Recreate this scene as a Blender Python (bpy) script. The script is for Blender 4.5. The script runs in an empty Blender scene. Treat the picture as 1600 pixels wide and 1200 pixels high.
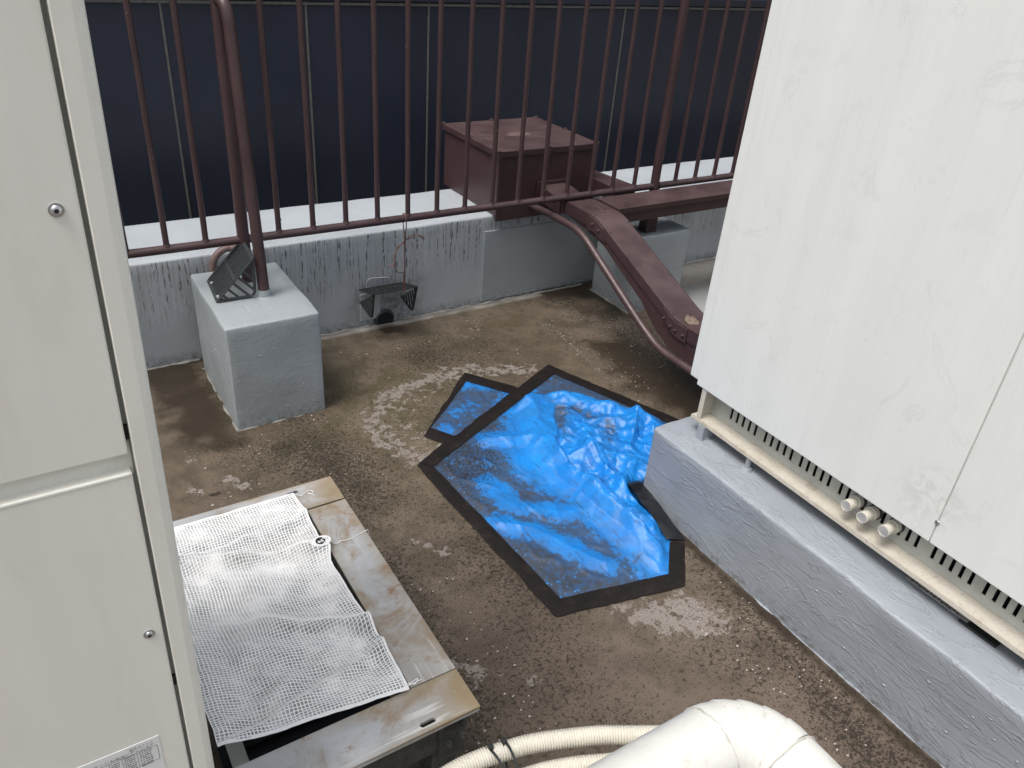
import bpy, bmesh, math, random
import numpy as np
from mathutils import Vector, Matrix, noise
from mathutils.geometry import delaunay_2d_cdt
random.seed(7)
R = math.radians
scene = bpy.context.scene
COL = scene.collection

# ------------------------------------------------------------------ camera
cam_d = bpy.data.cameras.new('camera'); cam = bpy.data.objects.new('camera', cam_d); COL.objects.link(cam)
cam.matrix_world = Matrix(((0.84785, 0.22069, -0.48212, 0.0), (-0.52551, 0.47076, -0.70868, 0.0),
                           (0.07056, 0.85421, 0.51511, 1.5), (0, 0, 0, 1)))
cam_d.sensor_fit = 'HORIZONTAL'; cam_d.sensor_width = 36.0; cam_d.lens = 36.0 * 1227.0 / 1600.0
cam_d.clip_start = 0.02; cam_d.clip_end = 500
scene.camera = cam
# ------------------------------------------------------------------ light
SUN_EL, SUN_AZ = R(66), R(262)       # azimuth clockwise from +Y
w = bpy.data.worlds.new('World'); scene.world = w; w.use_nodes = True
wn = w.node_tree.nodes; wl = w.node_tree.links
bg = wn['Background']; bg.inputs['Strength'].default_value = 0.12
sky = wn.new('ShaderNodeTexSky'); sky.sky_type = 'NISHITA'; sky.sun_disc = False
sky.sun_elevation = SUN_EL; sky.sun_rotation = SUN_AZ
sky.air_density = 1.6; sky.dust_density = 7.0; sky.ozone_density = 1.0
hs = wn.new('ShaderNodeHueSaturation'); hs.inputs['Saturation'].default_value = 0.50
wl.new(sky.outputs[0], hs.inputs['Color']); wl.new(hs.outputs[0], bg.inputs['Color'])
sun_d = bpy.data.lights.new('sun', 'SUN'); sun_d.energy = 1.5; sun_d.angle = R(24); sun_d.color = (1.0, 0.97, 0.93)
sun = bpy.data.objects.new('sun', sun_d); COL.objects.link(sun)
sd = Vector((math.sin(SUN_AZ) * math.cos(SUN_EL), math.cos(SUN_AZ) * math.cos(SUN_EL), math.sin(SUN_EL)))
sun.rotation_euler = sd.to_track_quat('Z', 'Y').to_euler()
vs = scene.view_settings
vs.view_transform = 'Standard'; vs.look = 'None'; vs.exposure = 0.42; vs.gamma = 1.0; vs.use_curve_mapping = False

# ------------------------------------------------------------------ material tools
class NT:
    def __init__(s, name):
        s.m = bpy.data.materials.new(name); s.m.use_nodes = True
        s.t = s.m.node_tree; s.n = s.t.nodes; s.l = s.t.links
        s.b = s.n['Principled BSDF']; s.out = s.n['Material Output']
        s.tc = s.n.new('ShaderNodeTexCoord')
        g = s.n.new('ShaderNodeNewGeometry'); s.pos = g.outputs['Position']; s.geo = g
    def link(s, a, b): s.l.new(a, b)
    def setv(s, sock, v):
        if hasattr(v, 'node'): s.l.new(v, sock)
        else: sock.default_value = v
    def mapping(s, scale=(1, 1, 1), rot=(0, 0, 0), loc=(0, 0, 0), src=None):
        m = s.n.new('ShaderNodeMapping'); m.inputs['Scale'].default_value = scale
        m.inputs['Rotation'].default_value = rot; m.inputs['Location'].default_value = loc
        s.l.new(src or s.pos, m.inputs['Vector']); return m.outputs[0]
    def noise(s, scale=5, detail=4, rough=0.5, vec=None, dist=0.0):
        n = s.n.new('ShaderNodeTexNoise'); n.inputs['Scale'].default_value = scale
        n.inputs['Detail'].default_value = detail; n.inputs['Roughness'].default_value = rough
        n.inputs['Distortion'].default_value = dist
        s.l.new(vec or s.pos, n.inputs['Vector']); return n.outputs['Fac']
    def voro(s, scale=5, vec=None, feature='F1', out='Distance', rnd=1.0):
        n = s.n.new('ShaderNodeTexVoronoi'); n.feature = feature; n.inputs['Scale'].default_value = scale
        n.inputs['Randomness'].default_value = rnd
        s.l.new(vec or s.pos, n.inputs['Vector']); return n.outputs[out]
    def ramp(s, fac, stops, interp='LINEAR'):
        r = s.n.new('ShaderNodeValToRGB'); r.color_ramp.interpolation = interp
        e = r.color_ramp.elements
        while len(e) < len(stops): e.new(0.5)
        for el, (p, c) in zip(e, stops):
            el.position = p; el.color = (c, c, c, 1) if isinstance(c, (int, float)) else (*c, 1)
        s.l.new(fac, r.inputs['Fac']); return r.outputs['Color']
    def math(s, op, a, b=0.0, clamp=False):
        n = s.n.new('ShaderNodeMath'); n.operation = op; n.use_clamp = clamp
        s.setv(n.inputs[0], a); s.setv(n.inputs[1], b); return n.outputs[0]
    def step(s, v, lo, hi):
        n = s.n.new('ShaderNodeMapRange'); n.interpolation_type = 'SMOOTHSTEP'
        s.setv(n.inputs[0], v); s.setv(n.inputs[1], lo); s.setv(n.inputs[2], hi); return n.outputs[0]
    def mix(s, fac, a, b, mode='MIX'):
        n = s.n.new('ShaderNodeMix'); n.data_type = 'RGBA'; n.blend_type = mode
        s.setv(n.inputs[0], fac)
        for k, v in ((6, a), (7, b)):
            if isinstance(v, tuple): v = (*v[:3], 1)
            s.setv(n.inputs[k], v)
        return n.outputs[2]
    def attr(s, name):
        n = s.n.new('ShaderNodeAttribute'); n.attribute_name = name; return n.outputs['Fac']
    def sep(s, vec=None):
        n = s.n.new('ShaderNodeSeparateXYZ'); s.l.new(vec or s.pos, n.inputs[0]); return n.outputs
    def bump(s, h, strength=0.3, dist=0.002, prev=None):
        n = s.n.new('ShaderNodeBump'); n.inputs['Strength'].default_value = strength
        n.inputs['Distance'].default_value = dist; s.l.new(h, n.inputs['Height'])
        if prev is not None: s.l.new(prev, n.inputs['Normal'])
        return n.outputs[0]
    def fin(s, color=None, rough=None, metal=None, normal=None, spec=None):
        if color is not None: s.setv(s.b.inputs['Base Color'], (*color, 1) if isinstance(color, tuple) else color)
        if rough is not None: s.setv(s.b.inputs['Roughness'], rough)
        if metal is not None: s.setv(s.b.inputs['Metallic'], metal)
        if spec is not None: s.b.inputs['Specular IOR Level'].default_value = spec
        if normal is not None: s.l.new(normal, s.b.inputs['Normal'])
        return s.m

def m_brown():
    t = NT('maroon_paint')
    n1 = t.noise(9, 5, 0.6); n2 = t.noise(70, 4, 0.6); n3 = t.noise(260, 3, 0.6)
    c = t.mix(t.ramp(n1, [(0.3, 0), (0.7, 1)]), (0.050, 0.027, 0.030), (0.066, 0.037, 0.040))
    up = t.math('MAXIMUM', t.sep(t.geo.outputs['Normal'])[2], 0.0)       # dust settles on upward faces
    c = t.mix(t.math('MULTIPLY', t.math('MULTIPLY', up, 0.50), t.step(n1, 0.15, 0.9)), c, (0.17, 0.125, 0.125))
    chip = t.math('MULTIPLY', t.step(n3, 0.70, 0.75), t.step(n1, 0.45, 0.6))
    c = t.mix(chip, c, (0.26, 0.22, 0.21))
    return t.fin(c, t.ramp(n2, [(0.2, 0.32), (0.8, 0.5)]), 0, t.bump(n2, 0.18, 0.0012))

def m_grey(name, tone=(0.30, 0.325, 0.345), drip=False, ridge=0.6):
    t = NT(name)
    n1 = t.noise(3.2, 5, 0.6); n2 = t.noise(28, 5, 0.6); n3 = t.noise(150, 4, 0.6)
    a = tuple(v * 0.90 for v in tone); b = tuple(min(1, v * 1.10) for v in tone)
    c = t.mix(t.ramp(n1, [(0.3, 0), (0.7, 1)]), a, b)
    z = t.sep()[2]
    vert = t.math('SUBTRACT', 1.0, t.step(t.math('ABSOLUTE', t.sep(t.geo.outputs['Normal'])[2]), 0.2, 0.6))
    # splashed dirt near the foot
    foot = t.math('MULTIPLY', t.math('SUBTRACT', 1.0, t.step(z, 0.0, 0.06)), t.step(t.noise(55, 6, 0.7), 0.47, 0.62))
    c = t.mix(t.math('MULTIPLY', foot, 0.55), c, (0.10, 0.09, 0.075))
    specks = t.math('MULTIPLY', t.step(n3, 0.68, 0.72), 0.6)
    c = t.mix(specks, c, (0.13, 0.13, 0.125))
    if drip:
        # fine vertical mould streaks running down from the top edge
        sv = t.mapping((1, 1, 0.03)); s1 = t.noise(150, 2, 0.5, sv)
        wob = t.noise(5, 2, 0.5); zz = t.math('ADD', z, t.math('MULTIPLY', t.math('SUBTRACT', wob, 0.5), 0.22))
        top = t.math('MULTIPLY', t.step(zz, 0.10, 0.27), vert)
        br = t.noise(170, 3, 0.6, t.mapping((1, 1, 0.22)))
        k = t.math('MULTIPLY', t.math('MULTIPLY', t.step(s1, 0.56, 0.61), t.step(br, 0.44, 0.56)), top)
        c = t.mix(t.math('MULTIPLY', k, 0.85), c, (0.045, 0.042, 0.036))
        side_shade = t.math('MULTIPLY', t.math('MULTIPLY', t.step(t.noise(110, 3, 0.6, t.mapping((1, 1, 0.04))), 0.42, 0.62), top), 0.18)  # faint mould-toned veil: shade put into upright faces so the top reads brighter
        c = t.mix(side_shade, c, (0.12, 0.115, 0.10))
    d1 = t.attr('grime')
    c = t.mix(t.math('MULTIPLY', d1, t.step(n2, 0.25, 0.7)), c, (0.035, 0.032, 0.026))
    rid = t.noise(13, 6, 0.6, t.mapping((1.0, 0.42, 1.7), rot=(0.28, 0.1, 0.1)), 0.9)
    h1 = t.bump(t.ramp(rid, [(0.46, 0), (0.5, 1), (0.53, 0.1)]), ridge * 0.40, 0.003)
    h2 = t.bump(t.noise(30, 4, 0.6, t.mapping((1, 0.25, 1.6))), 0.25 + 0.12 * ridge, 0.003, h1); h3 = t.bump(t.ramp(t.noise(95, 2, 0.5), [(0.62, 0), (0.72, 1)]), 0.25, 0.002, h2)
    return t.fin(c, t.ramp(n2, [(0.2, 0.30), (0.8, 0.48)]), 0, h3)

def m_unit(name, tone, streak=True):
    t = NT(name)
    n = t.noise(11, 4, 0.6, t.mapping((1, 1, 0.10))); f = t.noise(140, 3, 0.6, t.mapping((1, 1, 0.06)))
    sm = t.noise(5.5, 6, 0.65, None, 2.2); sp = t.noise(9, 3, 0.5)
    c = t.mix(t.ramp(n, [(0.25, 0), (0.75, 1)]), tuple(v * 0.93 for v in tone), tone)
    c = t.mix(t.math('MULTIPLY', t.step(f, 0.5, 0.75), 0.22 if streak else 0.06), c, tuple(v * 0.80 for v in tone))
    if streak:
        k = t.math('MULTIPLY', t.step(sm, 0.585, 0.60), t.math('SUBTRACT', 1.0, t.step(sm, 0.605, 0.66)))
        c = t.mix(t.math('MULTIPLY', t.math('MULTIPLY', k, 0.26), t.step(sp, 0.46, 0.62)), c, tuple(v * 0.70 for v in tone))
        bl = t.math('MULTIPLY', t.step(t.noise(12, 5, 0.65, None, .8), 0.56, 0.70), 0.14)
        c = t.mix(bl, c, tuple(v * 0.72 for v in tone))
        p = t.sep(); dy = t.math('DIVIDE', t.math('SUBTRACT', p[1], 0.60), 0.075); dz = t.math('DIVIDE', t.math('SUBTRACT', p[2], 0.50), 0.085)
        rr = t.math('SQRT', t.math('ADD', t.math('MULTIPLY', dy, dy), t.math('MULTIPLY', dz, dz)))
        c = t.mix(t.math('MULTIPLY', t.math('MULTIPLY', t.math('SUBTRACT', 1.0, t.step(rr, 0.3, 1.3)), t.step(t.noise(26, 5, 0.6, None, 1.5), 0.42, 0.60)), 0.30), c, (0.42, 0.43, 0.42))
        rn = t.step(t.noise(60, 3, 0.6, t.mapping((1, 1, 0.02))), 0.60, 0.72)
        c = t.mix(t.math('MULTIPLY', rn, 0.10), c, (0.45, 0.45, 0.42))
    else:
        dd = t.step(t.noise(16, 5, 0.65, t.mapping((1, 1, 0.25))), 0.52, 0.70)
        c = t.mix(t.math('MULTIPLY', dd, 0.14), c, tuple(v * .62 for v in tone[:2]) + (tone[2] * .52,))
        c = t.mix(t.math('MULTIPLY', t.step(t.noise(180, 2, 0.5), 0.76, 0.79), 0.5), c, (0.25, 0.23, 0.19))
    return t.fin(c, 0.42, 0, t.bump(t.noise(3.5, 2, 0.5), 0.10, 0.02, t.bump(f, 0.05, 0.001)))

def m_lag():
    t = NT('pale_vinyl_lagging'); n = t.noise(8, 4, 0.6); f = t.noise(45, 5, 0.65, None, 0.6)
    c = t.mix(t.ramp(n, [(0.3, 0), (0.7, 1)]), (0.60, 0.605, 0.58), (0.67, 0.67, 0.645))
    c = t.mix(t.math('MULTIPLY', t.step(t.noise(24, 6, 0.7), 0.56, 0.70), 0.40), c, (0.42, 0.39, 0.32))
    c = t.mix(t.math('MULTIPLY', t.step(t.noise(150, 3, 0.6), 0.70, 0.74), 0.6), c, (0.20, 0.18, 0.14))
    return t.fin(c, 0.38, 0, t.bump(f, 0.22, 0.004, t.bump(n, 0.4, 0.012)))

def m_plain(name, c, rough=0.5, metal=0.0, var=0.12, scale=30, bump=0.15, spec=None):
    t = NT(name); n = t.noise(scale, 4, 0.6)
    cc = t.mix(t.ramp(n, [(0.3, 0), (0.7, 1)]), tuple(v * (1 - var) for v in c), tuple(min(1, v * (1 + var)) for v in c))
    return t.fin(cc, rough, metal, t.bump(n, bump, 0.001), spec)

def m_facade():
    t = NT('navy_facade_sheet')
    n = t.noise(1.6, 4, 0.55); s = t.noise(22, 4, 0.6, t.mapping((1, 1, 0.05)))
    c = t.mix(t.ramp(n, [(0.3, 0), (0.7, 1)]), (0.014, 0.019, 0.034), (0.024, 0.030, 0.050))
    c = t.mix(t.math('MULTIPLY', t.step(s, 0.5, 0.8), 0.25), c, (0.035, 0.038, 0.045))
    return t.fin(c, 0.42, 0, t.bump(n, 0.1, 0.01))

def m_galv():
    t = NT('weathered_galvanised_steel')
    n = t.noise(7, 6, 0.65, None, 0.6); f = t.noise(60, 5, 0.65); lo = t.noise(2.6, 3, 0.5)
    c = t.mix(t.ramp(n, [(0.3, 0), (0.7, 1)]), (0.37, 0.385, 0.395), (0.56, 0.58, 0.61))
    rust = t.math('MULTIPLY', t.step(t.noise(9, 6, 0.7, t.mapping((1, 1, 1), loc=(3, 1, 0)), 0.8), 0.46, 0.66), 0.80)
    c = t.mix(rust, c, (0.29, 0.20, 0.11))
    c = t.mix(t.math('MULTIPLY', t.step(t.noise(13, 6, 0.75, t.mapping((1, 1, 1), loc=(7, 2, 0))), 0.56, 0.68), 0.75), c, (0.24, 0.12, 0.05))
    c = t.mix(t.math('MULTIPLY', t.attr('rust'), t.step(f, 0.0, 0.45)), c, (0.30, 0.225, 0.125))
    c = t.mix(t.math('MULTIPLY', t.step(f, 0.62, 0.75), 0.5), c, (0.55, 0.56, 0.57))
    sy_ = t.step(t.noise(110, 3, 0.55, t.mapping((0.06, 1, 1))), 0.50, 0.60); sx_ = t.step(t.noise(75, 3, 0.6, t.mapping((1, 0.07, 1))), 0.55, 0.66)
    c = t.mix(t.math('MULTIPLY', t.math('MULTIPLY', sy_, t.attr('streak')), 0.85), c, (0.66, 0.66, 0.64))
    c = t.mix(t.math('MULTIPLY', t.math('MULTIPLY', sx_, t.attr('streakx')), 0.85), c, (0.66, 0.66, 0.64))
    return t.fin(c, t.ramp(f, [(0.2, 0.42), (0.8, 0.62)]), 0.12, t.bump(f, 0.2, 0.001))

def m_floor():
    t = NT('mouldy_brown_roof_coating')
    big = t.noise(1.7, 5, 0.6); mid = t.noise(9, 6, 0.62); fine = t.noise(85, 6, 0.70); grit = t.noise(230, 3, 0.6)
    c = t.mix(t.ramp(big, [(0.35, 0), (0.65, 1)]), (0.094, 0.072, 0.051), (0.150, 0.119, 0.090))
    c = t.mix(t.math('MULTIPLY', t.step(mid, 0.42, 0.62), 0.65), c, (0.058, 0.045, 0.030))
    c = t.mix(t.attr('pink'), c, (0.150, 0.110, 0.092))
    c = t.mix(t.math('MULTIPLY', t.attr('olive'), t.step(mid, 0.3, 0.6)), c, (0.088, 0.078, 0.036))
    c = t.mix(t.math('MULTIPLY', t.step(grit, 0.5, 0.8), 0.22), c, (0.19, 0.16, 0.13))
    c = t.mix(t.math('MULTIPLY', t.step(t.noise(26, 6, 0.7, t.mapping(loc=(5, 0, 0))), 0.50, 0.66), 0.5), c, (0.052, 0.042, 0.028))
    # damp dark areas
    wet = t.attr('wet'); wk = t.step(t.math('ADD', wet, t.math('MULTIPLY', t.math('SUBTRACT', mid, 0.5), 0.9)), 0.35, 0.75)
    c = t.mix(t.math('MULTIPLY', wk, 0.86), c, (0.030, 0.022, 0.014))
    # black mould specks, denser where 'mold' is high
    mold = t.attr('mold')
    thr = t.math('SUBTRACT', 0.672, t.math('MULTIPLY', mold, 0.215))
    sp = t.step(fine, thr, t.math('ADD', thr, 0.06))
    thr2 = t.math('SUBTRACT', 0.665, t.math('MULTIPLY', mold, 0.19))
    sp2 = t.step(t.noise(190, 5, 0.68), thr2, t.math('ADD', thr2, 0.05))
    c = t.mix(t.math('MULTIPLY', t.math('MAXIMUM', sp, sp2), 0.90), c, (0.016, 0.012, 0.007))
    # pale flaked topcoat
    pale = t.attr('pale')
    pn = t.noise(30, 9, 0.72, None, 0.3)
    pthr = t.math('SUBTRACT', 0.76, t.math('MULTIPLY', pale, 0.325))
    pk = t.step(pn, pthr, t.math('ADD', pthr, 0.018))
    pn2 = t.noise(120, 4, 0.62); pthr2 = t.math('SUBTRACT', 0.86, t.math('MULTIPLY', t.attr('flake'), 0.30))
    pk2 = t.step(pn2, pthr2, t.math('ADD', pthr2, 0.03))
    pk = t.math('MAXIMUM', pk, pk2); pk = t.math('MULTIPLY', pk, t.math('SUBTRACT', 1.0, t.math('MULTIPLY', t.math('MAXIMUM', sp2, t.step(t.noise(75, 5, 0.7), 0.56, 0.60)), 0.85)))
    c = t.mix(t.math('MULTIPLY', pk, 0.92), c, t.mix(mid, (0.21, 0.185, 0.165), (0.29, 0.262, 0.24)))
    c = t.mix(t.attr('sill'), c, (0.42, 0.41, 0.39))
    c = t.mix(t.attr('greyfloor'), c, (0.36, 0.37, 0.37))
    h = t.bump(fine, 0.35, 0.002); h = t.bump(grit, 0.25, 0.001, h); h = t.bump(pk, 0.5, 0.0012, h); h = t.bump(mid, 0.25, 0.006, h)
    rg = t.math('SUBTRACT', t.math('SUBTRACT', 0.68, t.math('MULTIPLY', wk, 0.30)), t.math('MULTIPLY', grit, 0.1))
    return t.fin(c, rg, 0, h, 0.4)

def m_tarp():
    t = NT('blue_woven_polythene')
    fr_ = t.noise(45, 6, 0.7, t.mapping(loc=(1, 8, 3)))
    n = t.noise(6, 5, 0.6); fi = t.noise(55, 6, 0.7); gr = t.noise(160, 4, 0.65)
    c = t.mix(t.ramp(n, [(0.3, 0), (0.7, 1)]), (0.008, 0.190, 0.62), (0.014, 0.245, 0.72))
    st = t.noise(90, 5, 0.6, t.mapping((1, 0.08, 1), rot=(0, 0, 0.35)))
    c = t.mix(t.math('MULTIPLY', t.step(st, 0.50, 0.75), 0.28), c, (0.05, 0.34, 0.80))
    d = t.attr('dirt')
    v = t.math('ADD', d, t.math('MULTIPLY', t.math('SUBTRACT', t.noise(14, 7, 0.7, None, 0.6), 0.5), 1.3)); v = t.math('ADD', v, t.math('MULTIPLY', t.math('SUBTRACT', fr_, 0.5), 0.9))
    sc_ = t.noise(160, 2, 0.5, t.mapping((1, 0.035, 1), rot=(0, 0, 0.42)))
    c = t.mix(t.math('MULTIPLY', t.step(sc_, 0.63, 0.67), 0.55), c, (0.02, 0.05, 0.12))
    film = t.math('ADD', t.math('MULTIPLY', t.step(v, -0.05, 0.60), 0.42), t.math('MULTIPLY', t.step(v, 0.46, 0.60), 0.44))
    c = t.mix(film, c, (0.034, 0.052, 0.085))
    thr = t.math('SUBTRACT', 0.69, t.math('MULTIPLY', d, 0.24))
    c = t.mix(t.math('MULTIPLY', t.step(fi, thr, t.math('ADD', thr, 0.05)), 0.8), c, (0.040, 0.045, 0.055))
    thb = t.math('SUBTRACT', 0.80, t.math('MULTIPLY', t.attr('grit'), 0.30))
    c = t.mix(t.math('MULTIPLY', t.step(gr, thb, t.math('ADD', thb, 0.04)), 0.9), c, (0.010, 0.010, 0.010))
    ths = t.math('SUBTRACT', 0.84, t.math('MULTIPLY', d, 0.22))
    c = t.mix(t.math('MULTIPLY', t.step(t.noise(75, 5, 0.65, t.mapping(loc=(4, 4, 4))), ths, t.math('ADD', ths, 0.03)), 0.8), c, (0.03, 0.33, 0.86))
    wv = t.mapping((1, 1, 1), rot=(0, 0, 0.6))
    a = t.n.new('ShaderNodeTexWave'); a.inputs['Scale'].default_value = 170; t.l.new(wv, a.inputs['Vector'])
    b = t.n.new('ShaderNodeTexWave'); b.inputs['Scale'].default_value = 170; b.bands_direction = 'Y'; t.l.new(wv, b.inputs['Vector'])
    h = t.bump(t.math('ADD', a.outputs['Fac'], b.outputs['Fac']), 0.25, 0.0006)
    cm = t.attr('crumple')
    wv2 = t.n.new('ShaderNodeVectorMath'); wv2.operation = 'ADD'
    nv = t.n.new('ShaderNodeTexNoise'); nv.inputs['Scale'].default_value = 9; t.l.new(t.pos, nv.inputs['Vector'])
    sv = t.n.new('ShaderNodeVectorMath'); sv.operation = 'SCALE'; sv.inputs['Scale'].default_value = 0.06; t.l.new(nv.outputs['Color'], sv.inputs[0])
    t.l.new(t.pos, wv2.inputs[0]); t.l.new(sv.outputs[0], wv2.inputs[1])
    v1 = t.voro(17, t.mapping((1.0, 0.45, 0.4), rot=(0, 0, 0.7), src=wv2.outputs[0])); v2 = t.voro(42, t.mapping((1.0, 0.55, 0.4), rot=(0, 0, -0.5), src=wv2.outputs[0]))
    h = t.bump(t.math('MULTIPLY', v1, cm), 0.8, 0.011, h); h = t.bump(t.math('MULTIPLY', v2, cm), 0.8, 0.007, h)
    h = t.bump(t.voro(9, t.mapping((1.0, 0.3, 0.4), rot=(0, 0, 0.5), src=wv2.outputs[0])), 0.35, 0.006, h)
    rg = t.math('ADD', 0.25, t.math('MULTIPLY', film, 0.30))
    return t.fin(c, rg, 0, h, 0.55)

def m_tape():
    t = NT('black_butyl_tape')
    f = t.noise(80, 5, 0.65); m = t.noise(12, 4, 0.6)
    c = t.mix(t.ramp(m, [(0.3, 0), (0.7, 1)]), (0.006, 0.0045, 0.0045), (0.012, 0.009, 0.0085))
    c = t.mix(t.math('MULTIPLY', t.step(f, 0.60, 0.68), 0.7), c, (0.006, 0.006, 0.006))
    c = t.mix(t.math('MULTIPLY', t.step(t.noise(22, 7, 0.7), 0.52, 0.68), 0.35), c, (0.040, 0.030, 0.023))
    c = t.mix(t.math('MULTIPLY', t.step(t.noise(130, 4, 0.65), 0.66, 0.70), 0.7), c, (0.12, 0.10, 0.08))
    return t.fin(c, 0.62, 0, t.bump(f, 0.4, 0.002), 0.25)

def m_film():
    t = NT('clear_sheet_film')
    tr = t.n.new('ShaderNodeBsdfTransparent'); mx = t.n.new('ShaderNodeMixShader')
    n = t.noise(12, 5, 0.65); n2 = t.noise(5, 3, 0.5, t.mapping(loc=(2, 5, 1)))
    t.fin((0.62, 0.63, 0.64), 0.20)
    c = t.mix(t.math('MULTIPLY', t.step(n2, 0.55, 0.7), 0.35), t.mix(t.step(n, 0.45, 0.68), (0.50, 0.51, 0.53), (0.95, 0.95, 0.95)), (0.42, 0.39, 0.36)); t.link(c, t.b.inputs['Base Color'])
    t.link(t.bump(t.noise(70, 5, 0.65), 0.5, 0.003), t.b.inputs['Normal'])
    k = t.math('ADD', 0.42, t.math('MULTIPLY', t.step(n, 0.35, 0.72), 0.50))
    t.link(k, mx.inputs[0]); t.link(tr.outputs[0], mx.inputs[1]); t.link(t.b.outputs[0], mx.inputs[2])
    t.link(mx.outputs[0], t.out.inputs['Surface']); return t.m

def m_cream():
    t = NT('weathered_cream_steel')
    n = t.noise(14, 6, 0.65); f = t.noise(110, 4, 0.6)
    c = t.mix(t.ramp(n, [(0.3, 0), (0.7, 1)]), (0.50, 0.465, 0.395), (0.60, 0.575, 0.52))
    c = t.mix(t.math('MULTIPLY', t.step(n, 0.56, 0.70), 0.5), c, (0.30, 0.24, 0.17))
    c = t.mix(t.math('MULTIPLY', t.step(t.noise(35, 5, .7), 0.5, 0.7), 0.4), c, (0.40, 0.35, 0.27))
    c = t.mix(t.math('MULTIPLY', t.step(f, 0.60, 0.72), 0.6), c, (0.24, 0.21, 0.17))
    return t.fin(c, 0.5, 0, t.bump(f, 0.15, 0.001))

M = dict(
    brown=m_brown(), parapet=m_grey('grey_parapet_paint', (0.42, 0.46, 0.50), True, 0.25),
    grey=m_grey('grey_waterproof_paint', (0.315, 0.35, 0.375), False, 0.6),
    plinth=m_grey('thick_grey_waterproof_paint', (0.30, 0.33, 0.375), False, 1.15),
    unit=m_unit('off_white_unit_panel', (0.775, 0.81, 0.81)), cab=m_unit('cream_cabinet_panel', (0.84, 0.835, 0.785), False),
    facade=m_facade(), joint=m_plain('grey_joint_sealant', (0.115, 0.115, 0.105), 0.6, 0, .25, 60),
    galv=m_galv(), floor=m_floor(), tarp=m_tarp(), tape=m_tape(), film=m_film(), cream=m_cream(),
    black=m_plain('black_plastic', (0.018, 0.020, 0.021), 0.45), void=m_plain('dark_void', (0.006, 0.008, 0.014), 0.7),
    strain=m_plain('dark_grey_plastic', (0.040, 0.046, 0.052), 0.5, 0, .3, 60), thread=m_plain('white_thread', (0.92, 0.93, 0.94), 0.4, 0, 0.04),
    hose=m_plain('cream_corrugated_plastic', (0.68, 0.655, 0.58), 0.4, 0, 0.08), lag=m_lag(),
    lagseam=m_plain('grey_seam_bead', (0.50, 0.49, 0.46), 0.6, 0, 0.2, 90, 0.5), screw=m_plain('zinc_screw', (0.55, 0.56, 0.58), 0.3, 0.9),
    web=m_plain('grey_unit_base_sheet', (0.46, 0.48, 0.46), 0.5, 0, 0.12, 18), cap=m_plain('grey_pipe_end', (0.38, 0.38, 0.39), 0.6, 0, 0.2, 40),
    wire=m_plain('dull_copper_wire', (0.16, 0.085, 0.07), 0.5, 0.2, .3, 70), paper=m_plain('label_sheet', (0.80, 0.82, 0.83), 0.4, 0, 0.02),
    ink=m_plain('grey_ink', (0.12, 0.125, 0.13), 0.6), flap=m_plain('glossy_black_tape', (0.010, 0.011, 0.014), 0.22, 0, .2, 20, .3),
    sill=m_plain('pale_sealant', (0.24, 0.235, 0.215), 0.6, 0, .3, 40, .5), chip=m_plain('curled_paint_flake', (0.40, 0.37, 0.35), 0.6, 0, .2, 60),
    loop=m_plain('faded_maroon_pipe', (0.17, 0.115, 0.11), 0.5, 0, .2, 40), shade_galv=m_plain('shade_darkened_galvanised_steel', (0.085, 0.088, 0.085), 0.6, 0.2, .35, 40), leaf=m_plain('dark_dead_leaf', (0.02, 0.014, 0.009), 0.7))  # frame parts below the beams: galvanised steel with their shade put into the colour

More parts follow.
